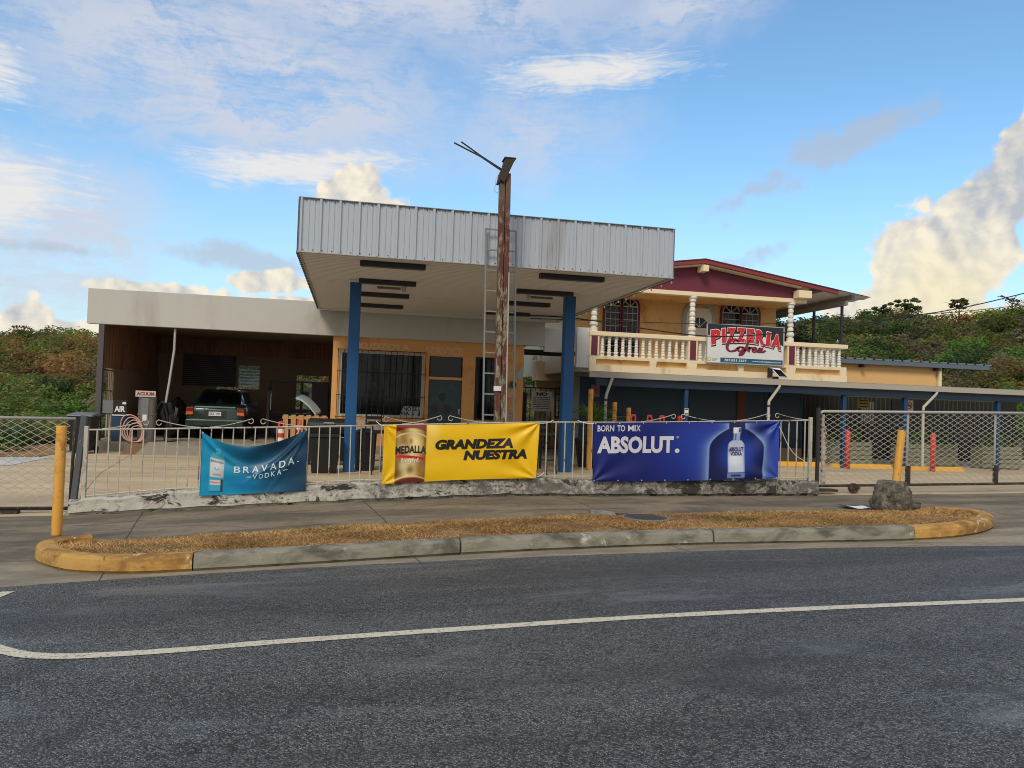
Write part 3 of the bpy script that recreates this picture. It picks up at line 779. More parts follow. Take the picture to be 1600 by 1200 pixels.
# ------------------------------------------------------------------ chain-link gates
def chain(x0, x1, zb, zt, y):
    mb = MB(); p = .080; h = .0030
    n = int((x1-x0)/p)
    for i in range(n+1):
        x = x0+i*p; c = []
        z = zb(x); k = 0
        while z < zt(x):
            c.append((x+(p/2 if (k+i) % 2 else -p/2), y+(.003 if k % 2 else -.003), z)); z += p*.56; k += 1
        for a, b in zip(c, c[1:]): mb.bar(a, b, h*2)
    return mb
def gate_right():
    t = thing('chain_link_gate', (7.6, 11.25, .3), 'galvanised chain-link rolling gate on the right beside the leaning yellow post', 'gate')
    zb = lambda x: .335+.022*(x-7.55); zt = lambda x: 1.56+.024*(x-7.55); y = 11.25
    chain(7.62, 14.0, lambda x: zb(x)+.02, zt, y).build('wire_mesh', M['galv'], t, fixn=False)
    MB().tube([(7.57, y, zt(7.57)-.03), (7.62, y, zt(7.6)), (14, y, zt(14))], .024, 10).build('top_rail', M['galv'], t, smooth=True)
    MB().tube([(7.56, y, zb(7.56)), (14, y, zb(14))], .022, 10).build('bottom_rail', M['rustdark'], t, smooth=True)
    MB().bar((7.54, y, zb(7.5)-.02), (7.54, y, zt(7.5)+.06), .045, .05, (0, 1, 0)).build('latch_post', M['dark_trim'], t)
    fl = mat('flaky_bar', rgb(190, 176, 158), .8, .12, 6., .3, layers=((rgb(96, 74, 60), 9., .60, .04),))
    mb = MB()
    for k in range(24):
        z0 = zb(7.66)+.02+k*.048
        w = .075+.012*math.sin(k*2.3); mb.box(7.625, 7.625+w*(1 if k < 20 else .5), y+.01, y+.035, z0, z0+.0481)
    mb.build('end_bar', fl, t)
    for x in (9.25, 11.0, 12.7):
        MB().tube([(x, y+.03, zb(x)), (x+.01, y+.03, zt(x))], .018, 8).build('upright', M['galv'], t, smooth=True)
        MB().box(x-.03, x+.03, y-.03, y+.03, zb(x)+.02, zb(x)+.32).build('hinge_sleeve', M['rustdark'], t)
    for x in (8.22,):
        z = G(x, y)
        MB().lathe((x, y-.025, z+.085), [(.085, 0), (.085, .05)], 14, 'y').build('wheel', M['rustdark'], t)
        MB().box(x-.13, x+.10, y-.04, y-.03, z+.07, zb(x)+.01).build('wheel_bracket', M['rustdark'], t)
    MB().box(7.3, 7.85, y-.12, y+.06, wb(7.5)+.05, wb(7.5)+.085).build('foot_plate', M['rustdark'], t)
gate_right()
def gate_left():
    t = thing('chain_link_gate', (-4, 11.25, -.1), 'chain-link gate at the far left with a dark rusty bottom rail', 'gate')
    zb = lambda x: -.09+.01*(x+3.6); zt = lambda x: 1.11+.012*(x+3.6); y = 11.25
    chain(-8.6, -3.66, lambda x: zb(x)+.03, zt, y).build('wire_mesh', M['galv'], t, fixn=False)
    MB().tube([(-8.6, y, zt(-8.6)), (-3.62, y, zt(-3.6))], .02, 10).build('top_rail', M['galv'], t, smooth=True)
    MB().tube([(-8.6, y, zb(-8.6)), (-3.6, y, zb(-3.6))], .024, 10).build('bottom_rail', M['rustdark'], t, smooth=True)
    MB().tube([(-3.64, y, zb(-3.6)), (-3.62, y, zt(-3.6))], .022, 8).build('end_bar', M['rustdark'], t, smooth=True)
    MB().box(-4.75, -4.25, y-.05, y+.05, zb(-4.5)-.10, zb(-4.5)-.02).build('wheel_bracket', M['rustdark'], t)
    MB().lathe((-4.5, y-.02, zb(-4.5)-.09), [(.07, 0), (.07, .04)], 12, 'y').build('wheel', M['rustdark'], t)
gate_left()
def gate_post():
    mb = MB().bar((-3.57, 11.12, -.2), (-3.47, 11.12, 1.16), .07, .07, (0, 1, 0))
    o = mb.build('gate_post', mat('slate_post', rgb(84, 86, 92), .7, .2, 6., .2, layers=((rgb(150, 148, 142), 8., .64, .04),)), base=(-3.55, 11.12, -.2)); tag(o, 'dark square steel gate post where the left gate meets the picket railing', 'post')
gate_post()

# ------------------------------------------------------------------ bollards
def post_mesh(name, r, h, m, parent=None, base=None, dome=False):
    prof = [(r*1.02, 0), (r, .02), (r, h-.012), (r*.93, h), (r*.80, h-.004), (r*.78, h-.03)] if not dome else [(r, 0), (r, h-.05), (r*.85, h-.02), (r*.5, h-.003), (.01, h)]
    return MB().lathe((0, 0, 0), prof, 20).build(name, m, parent, base=(0, 0, 0), smooth=True)
def bollards():
    b = post_mesh('bollard', .052, 1.17, M['yellow_post']); b.location = (-3.02, 8.98, -.06)
    for p in b.data.polygons: p.use_smooth = True
    tag(b, 'upright yellow steel bollard in the left end of the island kerb', 'bollard', 'yellow bollards')
    for loc, h, lab in (((4.88, 15.2, .2), 1.68, 'tallest thin yellow bollard in front of the potted spiky plant'),
                        ((5.98, 16.80, .2), 1.44, 'yellow bollard touching the white downpipe behind the blue banner'),
                        ((6.25, 16.6, .2), 1.32, 'shortest yellow bollard standing clear of the downpipe behind the blue banner')):
        o = b.copy(); o.data = b.data; COL.objects.link(o); o.location = loc; o.scale = (1, 1, h/1.17); o['label'] = lab
    r0 = post_mesh('bollard', .062, .98, M['redpost'], dome=True); r0.location = (12.12, 16.85, .17)
    tag(r0, 'red steel bollard nearer the picket railing, before the yellow wheel stops', 'bollard', 'red bollards')
    o = r0.copy(); COL.objects.link(o); o.location = (14.45, 16.7, .16); o['label'] = 'red steel bollard farther right, beside the middle downpipe of the awning'
    # the uprooted one: a lump of concrete with its yellow post
    t = thing('uprooted_bollard', (7.62, 9.55, .16), 'leaning yellow post stuck in a lump of dark broken concrete', 'bollard', 'yellow bollards')
    bm = bmesh.new(); bmesh.ops.create_icosphere(bm, subdivisions=5, radius=1.)
    from mathutils import noise as nz
    for v in bm.verts:
        p = v.co.copy(); n = nz.noise(p*2.2)*.18+nz.noise(p*5.5)*.10+nz.noise(p*11)*.07+nz.noise(p*24)*.035
        z = p.z
        tw = 1.0 if z > 0 else 1.0
        f = 1.12-.24*max(z, 0)+n; 
        x = p.x*.23*f*(1.0+.30*max(-z, 0)); y = p.y*.22*f*(1.0+.25*max(-z, 0))
        if z < -.2 and p.x > .2: x += .16*(p.x-.2)/.8
        zz = max(min(z*1.5, 1.0), -1.)*.235+n*.07
        v.co = (7.60+x, 9.55+y, .36+zz)
    me = MB(); me.v = [tuple(v.co) for v in bm.verts]; bm.verts.index_update(); me.f = [tuple(v.index for v in f.verts) for f in bm.faces]; bm.free()
    me.build('concrete_lump', M['rock'], t, smooth=True)
    a, b2 = Vector((7.68, 9.58, .50)), Vector((7.80, 9.62, 1.32))
    MB().tube([a, b2], [.054, .054], 18).build('post', M['yellow_post'], t, smooth=False)
bollards()
def wheel_stops():
    m = MB(); prof = [(-.09, 0), (.09, 0), (.075, .09), (.05, .115), (-.05, .115), (-.075, .09)]
    m.prismx(prof, -.88, .88); m.v = [(x*(1 if abs(z) < .05 else .96), y, z) for x, y, z in m.v]
    o = m.build('wheel_stop', M['yellowstop'], base=(0, 0, 0), bevel=.01); o.location = (10.9, 17.35, .19)
    tag(o, 'yellow concrete wheel stop at the left, partly behind the picket railing', 'wheel stop', 'yellow wheel stops')
    for x, y, z, l in ((12.8, 17.25, .17, 'yellow concrete wheel stop right behind the red bollard nearer the railing'), (14.72, 17.0, .155, 'yellow concrete wheel stop at the right, ending beside the farther red bollard')):
        c = o.copy(); COL.objects.link(c); c.location = (x, y, z); c['label'] = l
wheel_stops()
def small_ground_things():
    z = soil_z(3.66, 9.08)-.012
    t = thing('manhole_cover', (3.66, 9.02, z), 'round dark iron manhole cover sunk in the dry grass', 'manhole cover')
    MB().lathe((3.66, 9.02, z+.0), [(.31, 0), (.31, .030), (.30, .036), (.27, .036), (.27, .02)], 32).build('rim', mat('rim_concrete', rgb(120, 112, 98), .9, .2, 5., .3), t)
    mb = MB().lathe((3.66, 9.02, z+.006), [(.262, 0), (.262, .026), (.25, .03)], 32)
    for i in range(-3, 4): mb.box(3.66-.18, 3.66+.18, 9.02+i*.06-.012, 9.02+i*.06+.012, z+.03, z+.041)
    mb.build('lid', M['grey_metal'] if False else mat('iron', rgb(72, 68, 70), .7, .2, 8., .3), t)
    x, y = 3.22, 9.42; z = G(x, y)
    t = thing('broken_box_lid', (x, y, z), 'broken concrete meter box lid tilted at the edge of the grass', 'box lid')
    MB().hexa([(x-.18, y-.12, z+.01), (x+.16, y-.12, z+.0), (x+.20, y+.12, z+.01), (x-.14, y+.12, z+.02), (x-.18, y-.12, z+.05), (x+.16, y-.12, z+.02), (x+.20, y+.12, z+.03), (x-.14, y+.12, z+.07)]).build('lid', M['kerbgrey'], t)
    MB().box(x+.1, x+.42, y-.06, y+.1, z+.002, z+.014).build('opening', M['ink'], t)  # flat black plate: the dark inside the hole is put into its colour
    x, y = 7.22, 9.85; z = G(x, y)
    P = [[(x-.19+.42*i/8, y-.13+.26*j/4, z+.012+.05*max(0, 1-i/2.)*.6+.006*math.sin(i*1.3+j)) for j in range(5)] for i in range(9)]
    mb = MB().grid(P); P2 = [[(p[0], p[1], p[2]+.004) for p in r] for r in P]; mb.grid(P2)
    o = mb.build('paper_sheet', M['paper']); tag(o, 'crumpled white paper sheet lying beside the concrete lump', 'litter')
small_ground_things()

# ------------------------------------------------------------------ banners
def banner_art(name, colour, W, H, P, label, mname, bump=.0):
    """cloth grid with printed colours; P(u,v) gives the hung cloth in space"""
    nu, nv = W, H
    u, v = np.meshgrid(np.linspace(0, 1, nu+1), np.linspace(0, 1, nv+1), indexing='ij')
    C = colour(u.ravel(), v.ravel())
    V = np.array([P(a, b) for a, b in zip(u.ravel(), v.ravel())])
    ii, jj = np.meshgrid(np.arange(nu), np.arange(nv), indexing='ij'); k = (ii*(nv+1)+jj).ravel()
    F = np.stack([k, k+nv+1, k+nv+2, k+1], 1)
    c0 = P(.5, 0.)
    t = thing('banner', c0, label, 'banner', 'advertising banners on the railing')
    colmesh('cloth', V, F, C, attr_mat('banner_print', .42, .45), parent=t, smooth=True)
    return t
def sst(x, a, b):
    t = np.clip((x-a)/(b-a), 0, 1); return t*t*(3-2*t)
def mixc(C, c, f): return C*(1-f[:, None])+np.array(c)*f[:, None]
def vr(u, v, u0, u1, v0, v1, s=.004): return sst(u, u0-s, u0+s)*sst(-u, -u1-s, -u1+s)*sst(v, v0-s, v0+s)*sst(-v, -v1-s, -v1+s)
def rope(p, q, sag=.02):
    p, q = Vector(p), Vector(q); return [p.lerp(q, k/6)+Vector((0, 0, -sag*math.sin(math.pi*k/6))) for k in range(7)]
def banners():
    from mathutils import noise as nz
    # ---------- teal vodka banner, slack along its top edge
    x0, x1 = -1.96, -.575
    def P1(u, v):
        x = x0+(x1-x0)*u
        zt = 1.01+.07*u-.235*(4*u*(1-u))**.85*(1-.35*(u-.45)); zb = .12+.08*u
        s = 4*u*(1-u)
        z = zb+(zt-zb)*v+.0*s
        # swags hanging between the two top corners
        q = v-(.30*(abs(u-.42)*2)**1.4)
        y = -.062*s*math.sin(9.5*(q-.1))*(v**.6)*(.35+.65*v)
        y += -.045*math.exp(-((v-.98+1.1*u)/.06)**2)*(u < .6)*(1-u/.6) - .05*math.exp(-((v-.98+1.25*(1-u))/.055)**2)*(u > .4)*((u-.4)/.6) - .03*math.exp(-((v-.98+2.6*(1-u))/.07)**2)*(u > .6)*((u-.6)/.4)
        y += .012*nz.noise(Vector((u*5, v*5, 1)))
        return (x, 10.975+y, z)
    def C1(u, v):
        n = len(u)
        C = np.tile(np.array(rgb(0, 142, 186)), (n, 1))
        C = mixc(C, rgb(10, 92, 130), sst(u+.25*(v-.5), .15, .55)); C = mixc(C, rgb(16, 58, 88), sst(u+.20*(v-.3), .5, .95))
        C = mixc(C, rgb(8, 122, 176), sst(.25-np.hypot((u-.38)/1.2, (v-.22)/.8), 0, .25))  # brighter patch: printed gradient plus a fold's reflection painted in
        gl = vr(u, v, .085, .215, .06, .70, .006); C = mixc(C, rgb(64, 172, 200), gl*.75)
        sh = sst(.065-np.abs(u-.155), 0, .02)*vr(u, v, 0, 1, .66, .76); C = mixc(C, rgb(70, 170, 196), sh)
        C = mixc(C, rgb(96, 190, 212), vr(u, v, .137, .178, .74, .86)); C = mixc(C, rgb(40, 150, 190), vr(u, v, .128, .186, .80, .835))
        C = mixc(C, rgb(40, 134, 170), vr(u, v, .14, .175, .85, .93))
        lb = vr(u, v, .088, .215, .33, .66); C = mixc(C, rgb(206, 206, 204), lb); C = mixc(C, rgb(168, 168, 168), lb*sst(u, .15, .215)*.7)
        C = mixc(C, rgb(110, 180, 206), sst(.03-np.hypot(u-.152, (v-.49)*.75), 0, .012)); C = mixc(C, rgb(230, 236, 236), sst(.013-np.hypot(u-.152, (v-.5)*.75), 0, .006))
        C = mixc(C, rgb(216, 206, 206), vr(u, v, .092, .205, .195, .275))
        C = mixc(C, rgb(20, 60, 84), vr(u, v, .19, .214, .07, .30)); C = mixc(C, rgb(30, 84, 112), vr(u, v, .085, .215, .055, .075))
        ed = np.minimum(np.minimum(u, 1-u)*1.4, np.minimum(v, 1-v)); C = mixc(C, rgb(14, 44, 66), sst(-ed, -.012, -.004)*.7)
        return C
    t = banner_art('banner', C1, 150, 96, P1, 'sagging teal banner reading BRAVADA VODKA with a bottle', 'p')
    off = lambda Pf, d=.007: (lambda u, v: (lambda p: (p[0], p[1]-d, p[2]))(Pf(u, v)))
    f1 = off(P1)
    wave = lambda a, b, u, v: (u, v+.05*(a-.35)**2+.03*a-.02)
    def spaced(word, u0, u1, v0, v1, name, th=.0):
        k = len(word); w = (u1-u0)/k
        for i, ch in enumerate(word):
            if ch == ' ': continue
            a = (i+.5)/k; dv = .055*(a-.3)**2*2+.03*a
            if ch in '.': write('lettering', ch, (u0+i*w+.1*w, u0+i*w+.3*w, v0+dv, v0+.018+dv), f1, M['inkpale'], t); continue
            if ch == '-': write('lettering', ch, (u0+i*w+.1*w, u0+i*w+.8*w, (v0+v1)/2-.006+dv, (v0+v1)/2+.008+dv), f1, M['inkpale'], t); continue
            write('lettering', ch, (u0+i*w+.08*w, u0+i*w+.80*w, v0+dv, v1+dv), f1, M['inkpale'], t, offset=.012, cuts=.34)
            # heavy left stem, as in the printed face
            if ch in 'BRDK': write('lettering', 'I', (u0+i*w+.08*w, u0+i*w+.24*w, v0+dv, v1+dv), off(P1, .009), M['inkpale'], t, cuts=.5)
    M['inkpale'] = mat('ink_pale', rgb(196, 220, 226), .5, .02, 1., 0)
    spaced('BRAVADA.', .305, .985, .435, .565, 'lettering')
    spaced('-VODKA-', .43, .83, .295, .395, 'lettering')
    write('lettering', 'BRAVADA', (.092, .210, .595, .635), f1, M['inkteal'], t)
    write('lettering', 'PREMIUM', (.098, .200, .222, .252), f1, M['inkred'], t)
    write('lettering', 'VODKA', (.12, .185, .37, .395), f1, M['ink'], t)
    for q in ((0.012, .985), (.988, .985)): MB().lathe(P1(*q), [(.012, -.012), (.012, -.004)], 10, 'y').build('eyelet', M['galv'], t)
    # ---------- yellow beer banner
    X0, X1 = .47, 2.72
    def P2(u, v):
        x = X0+(X1-X0)*u+.03*u*(v-.5)
        zt = 1.15+.10*u-.012*math.sin(math.pi*u); zb = .31+.115*u+.02*math.sin(math.pi*u)
        z = zb+(zt-zb)*v
        y = 0.
        for cx, cv, s in ((0, 1, 1), (1, 1, 1), (1, 0, .8), (0, 0, .5)):
            du, dv = abs(u-cx)*2.2, abs(v-cv); rr = math.hypot(du, dv)
            th = math.atan2(dv, du+1e-6); y += -.022*s*math.sin(th*9)*math.exp(-rr*1.5)*min(rr*6, 1)
        y += .012*nz.noise(Vector((u*4, v*2.4, 5)))-.016*math.sin(math.pi*v)*math.sin(math.pi*u)
        return (x, 10.95+y, z)
    def C2(u, v):
        n = len(u); C = np.tile(np.array(rgb(236, 188, 8)), (n, 1))
        C = mixc(C, rgb(244, 214, 110), sst(.08-np.abs(u-.30), 0, .08)*sst(v, .35, 1)*.75)
        cu = (u-.172)/.098; inside = sst(1-np.abs(cu), 0, .05)
        g = .5+.5*np.sin(cu*4.2+1.1+.8*np.sin(v*7))
        can = np.array(rgb(150, 108, 44))*(1-g[:, None])+np.array(rgb(232, 208, 140))*g[:, None]
        can = mixc(can, rgb(96, 60, 26), sst(np.abs(cu), .72, 1.)*.8)
        can = mixc(can, rgb(124, 40, 26), sst(v-.13*(1-cu**2)*0-.80-.13*np.sqrt(np.clip(1-(cu*.95)**2, 0, 1))+.06*0, -.01, .03))
        can = mixc(can, rgb(238, 224, 170), sst(.02-np.abs(v-.78-.13*np.sqrt(np.clip(1-(cu*.95)**2, 0, 1))+.05), 0, .02)*.8)
        can = mixc(can, rgb(112, 44, 28), sst(.10-.07*cu**2-v, -.01, .02)); can = mixc(can, rgb(226, 200, 130), sst(.014-np.abs(v-.115+.07*cu**2), 0, .012))
        can = mixc(can, rgb(86, 54, 24), sst(.05-np.hypot(cu*.25, (v-.72)*.6), 0, .05)*.7); can = mixc(can, rgb(240, 226, 190), sst(.12-np.hypot((cu+.5)*.3, v-.60), 0, .12)*.7)
        can = mixc(can, rgb(84, 52, 22), sst(.09-np.hypot(cu*.22, (v-.22)*.7), 0, .08)*.75); can = mixc(can, rgb(236, 222, 180), sst(.10-np.hypot((cu+.45)*.25, (v-.28)*.6), 0, .10)*.6)
        red = sst(.028-np.abs(v-.445+.03*cu+.02*cu**2), 0, .008); can = mixc(can, rgb(190, 24, 44), red*sst(1-np.abs(cu), 0, .1))
        C = C*(1-inside[:, None])+can*inside[:, None]
        return C
    t = banner_art('banner', C2, 220, 100, P2, 'yellow banner reading GRANDEZA NUESTRA with a golden beer can', 'p')
    f2 = off(P2)
    write('lettering', 'MEDALLA', (.076, .268, .495, .625), f2, M['ink'], t, offset=.035, cuts=.12, warp=lambda a, b, u, v: (u, v+.02*(1-(2*a-1)**2)))
    mb = MB()
    for st in ([(0, .9), (.02, .5), (0, 0), (.12, .02)], [(.22, .45), (.20, .02), (.28, .05)], [(.50, .40), (.38, .45), (.34, .1), (.46, .1), (.50, .42), (.46, -.3), (.30, -.35)], [(.60, .95), (.58, .05)], [(.58, .35), (.70, .45), (.70, .02)], [(.88, .9), (.82, .1), (.92, .05)], [(.78, .55), (.96, .55)]):
        pts = [(.118+.115*a, .36+.075*b) for a, b in spline(st, 6)]; ribbon(mb, pts, .006, off(P2, .009))
    mb.build('script', M['inkwhite'], t, fixn=False)
    write('lettering', 'GRANDEZA', (.325, .832, .555, .735), f2, M['ink'], t, offset=.060, shear=.16, cuts=.06)
    write('lettering', 'NUESTRA', (.510, .932, .355, .53), f2, M['ink'], t, offset=.060, shear=.16, cuts=.06)
    for q in ((0.01, .985), (.99, .985), (.99, .015), (.01, .015)): MB().lathe(P2(*q), [(.012, -.012), (.012, -.004)], 10, 'y').build('eyelet', M['galv'], t)
    for a, b in ((P2(.008, .985), (.36, 11.08, fence_top(.36)+.06)), (P2(.992, .985), (2.98, 11.08, fence_top(2.98)+.03)), (P2(.992, .02), (2.86, 11.08, .5))):
        MB().tube(rope(a, b), .005, 6).build('tie_cord', M['whiteplastic'], t)
    # ---------- blue vodka banner
    X0b, X1b = 3.58, 6.65
    def P3(u, v):
        x = X0b+(X1b-X0b)*u
        zt = 1.27+.11*u; zb = .39+.085*u-.012*math.sin(math.pi*u); z = zb+(zt-zb)*v
        y = 0.
        for cx, cv, s in ((1, 1, 1.5), (0, 0, .7), (0, 1, .35), (1, 0, .8)):
            du, dv = abs(u-cx)*3.2, abs(v-cv); rr = math.hypot(du, dv); th = math.atan2(dv, du+1e-6)
            y += -.02*s*math.sin(th*8)*math.exp(-rr*1.2)*min(rr*6, 1)
        y += .008*nz.noise(Vector((u*5, v*2, 9)))-.010*math.sin(u*38)*math.exp(-v*5)*.5
        return (x, 10.95+y, z)
    def C3(u, v):
        n = len(u); C = np.tile(np.array(rgb(14, 28, 108)), (n, 1))
        C = mixc(C, rgb(26, 58, 162), sst(.42-np.hypot((u-.60)*1.1, (v-.55)*.45), 0, .45)); C = mixc(C, rgb(14, 26, 98), sst(.5-v, 0, .5)*sst(.5-u, 0, .4)*.6)
        C = mixc(C, rgb(30, 70, 190), sst(u, .88, 1.)*.7)
        du = np.abs(u-.762); arch = np.where(v < .52, .150, .150-.105*np.clip((v-.52)/.36, 0, 1)**2.2); arch = np.where(v > .88, .045, arch)
        glow = np.exp(-np.clip(du-arch, 0, 1)/.022); C = mixc(C, rgb(150, 184, 240), glow*.75*(v < .97)*sst(du-arch, -.002, .002))
        ins = sst(arch-du, 0, .003); C = mixc(C, rgb(10, 20, 74), ins); C = mixc(C, rgb(30, 66, 178), ins*sst(.16-np.hypot((u-.775)*1., (v-.45)*.32), 0, .14)*.8)
        b = sst(.047-np.abs(u-.762), 0, .003)*vr(u, v, 0, 1, .13, .60); sh = sst(.047*np.sqrt(np.clip(1-((v-.58)/.11)**2, 0, 1))-np.abs(u-.762), 0, .003)*(v > .57)
        bt = np.clip(b+sh, 0, 1); C = mixc(C, rgb(190, 200, 220), bt); C = mixc(C, rgb(120, 140, 190), bt*sst(np.abs(u-.762), .034, .046)*.8)
        C = mixc(C, rgb(222, 226, 236), bt*sst(.16-np.hypot((u-.755)*3, v-.35), 0, .12)*.8)
        C = mixc(C, rgb(170, 186, 226), vr(u, v, .745, .779, .66, .80)); C = mixc(C, rgb(60, 90, 170), vr(u, v, .752, .760, .68, .79))
        C = mixc(C, rgb(226, 228, 236), vr(u, v, .742, .782, .80, .90)); C = mixc(C, rgb(60, 66, 130), vr(u, v, .770, .783, .81, .89))
        C = mixc(C, rgb(130, 160, 220), sst(.050-np.abs(u-.762), 0, .004)*vr(u, v, 0, 1, .03, .11)*.6); C = mixc(C, rgb(20, 40, 110), sst(.03-np.abs(u-.762), 0, .006)*vr(u, v, 0, 1, .055, .085))
        C = mixc(C, rgb(10, 16, 70), sst(v, .985, .995)*.8)
        return C
    t = banner_art('banner', C3, 260, 84, P3, 'royal blue banner reading BORN TO MIX ABSOLUT with a clear bottle', 'p')
    f3 = off(P3); M['inksilver'] = mat('ink_silver', rgb(206, 206, 214), .5, .03, 1., 0)
    write('lettering', 'BORN', (.018, .103, .848, .955), f3, M['inksilver'], t, offset=.022, cuts=.1); write('lettering', 'TO', (.119, .158, .848, .955), f3, M['inksilver'], t, offset=.022, cuts=.2)
    write('lettering', 'M', (.174, .204, .85, .953), f3, M['inksilver'], t, offset=.006, cuts=.2); write('lettering', 'I', (.208, .214, .85, .953), f3, M['inksilver'], t, cuts=.2); write('lettering', 'X', (.217, .240, .85, .953), f3, M['inksilver'], t, offset=.02, cuts=.2)
    write('lettering', 'ABSOLUT', (.020, .418, .475, .765), f3, M['inksilver'], t, offset=.045, cuts=.05)
    MB().add([f3(.437+.0125*math.cos(k*math.pi/10), .512+.038*math.sin(k*math.pi/10)) for k in range(20)], [tuple(range(20))]).build('lettering', M['inksilver'], t, fixn=False)
    mb = MB(); ribbon(mb, [(.439+.006*math.cos(k*math.pi/8), .742+.018*math.sin(k*math.pi/8)) for k in range(17)], .002, f3); mb.build('lettering', M['inksilver'], t, fixn=False)
    write('lettering', 'R', (.4365, .4415, .734, .752), f3, M['inksilver'], t)
    navy = mat('ink_navy', rgb(20, 28, 110), .5, .03, 1., 0)
    write('lettering', 'ABSOLUT', (.722, .802, .485, .560), f3, navy, t, offset=.04); write('lettering', 'VODKA', (.730, .795, .415, .478), f3, navy, t, offset=.04)
    for k in range(9):
        for v in (.985, .015): MB().lathe(P3(.008+.123*k, v), [(.010, -.010), (.010, -.003)], 8, 'y').build('eyelet', M['galv'], t)
    z = fence_top(6.68)
    MB().tube(spline([(6.62, 10.97, z-.02), (6.72, 10.98, z-.18), (6.86, 10.99, z-.42), (7.0, 10.99, z-.56), (7.12, 11.0, z-.62), (7.16, 11.0, z-.70)], 6), .0055, 6).build('tie_cord', M['whiteplastic'], t)
    MB().tube(rope(P3(.006, .985), (3.36, 11.08, fence_top(3.36)+.03)), .005, 6).build('tie_cord', M['whiteplastic'], t)
banners()

# ------------------------------------------------------------------ flaking steel pole
def steel_pole():
    t = thing('steel_pole', (2.16, 11.36, .25), 'tall flaking red and pale green steel pole behind the yellow banner', 'pole')
    a = (2.225, 11.36, .2); b = (2.165, 11.36, 5.02)
    for s in (-1, 1):
        ax = Vector(a)+Vector((s*.044, 0, 0)); bx = Vector(b)+Vector((s*.044, 0, 0))
        MB().bar(ax, bx, .078, .13, (0, 1, 0)).build('channel', M['flaking'], t, bevel=.006)
    MB().bar(Vector(a)+Vector((0, .02, 0)), Vector(b)+Vector((0, .02, 0)), .03, .09, (0, 1, 0)).build('web', M['rustdark'], t)
    br = mat('rusty_bracket', rgb(62, 50, 44), .8, .3, 8., .3)
    MB().hexa([(2.07, 11.25, 4.90), (2.14, 11.25, 4.86), (2.14, 11.47, 4.86), (2.07, 11.47, 4.90), (2.15, 11.25, 5.24), (2.30, 11.25, 5.24), (2.30, 11.47, 5.24), (2.15, 11.47, 5.24)]).build('bracket_plate', br, t)
    MB().box(2.13, 2.31, 11.24, 11.48, 5.235, 5.25).build('top_plate', br, t)
    MB().hexa([(2.045, 11.28, 4.86), (2.08, 11.28, 4.86), (2.08, 11.44, 4.86), (2.045, 11.44, 4.86), (2.08, 11.28, 5.04), (2.12, 11.28, 5.04), (2.12, 11.44, 5.04), (2.08, 11.44, 5.04)]).build('side_plate', br, t)
    MB().tube([(2.10, 11.33, 5.06), (1.78, 11.33, 5.24), (1.36, 11.3, 5.40)], .0125, 8).build('rod', M['rustdark'], t)
    MB().tube([(2.12, 11.40, 5.10), (1.80, 11.38, 5.26), (1.48, 11.4, 5.46)], .0125, 8).build('rod', M['rustdark'], t)
    MB().tube(spline([(2.07, 11.3, 5.0), (2.02, 11.29, 4.93), (2.01, 11.29, 4.82), (2.0, 11.29, 4.74), (2.03, 11.29, 4.70), (2.05, 11.29, 4.71)], 6), .004, 6).build('loose_wire', M['lightgrey'], t)
    MB().box(2.09, 2.20, 11.27, 11.295, 1.70, 1.77).build('label_plate', M['whiteplastic'], t)
    MB().tube([(2.30, 11.27, .6), (2.262, 11.27, 3.5)], .010, 6).build('conduit', M['lightgrey'], t)
steel_pole()

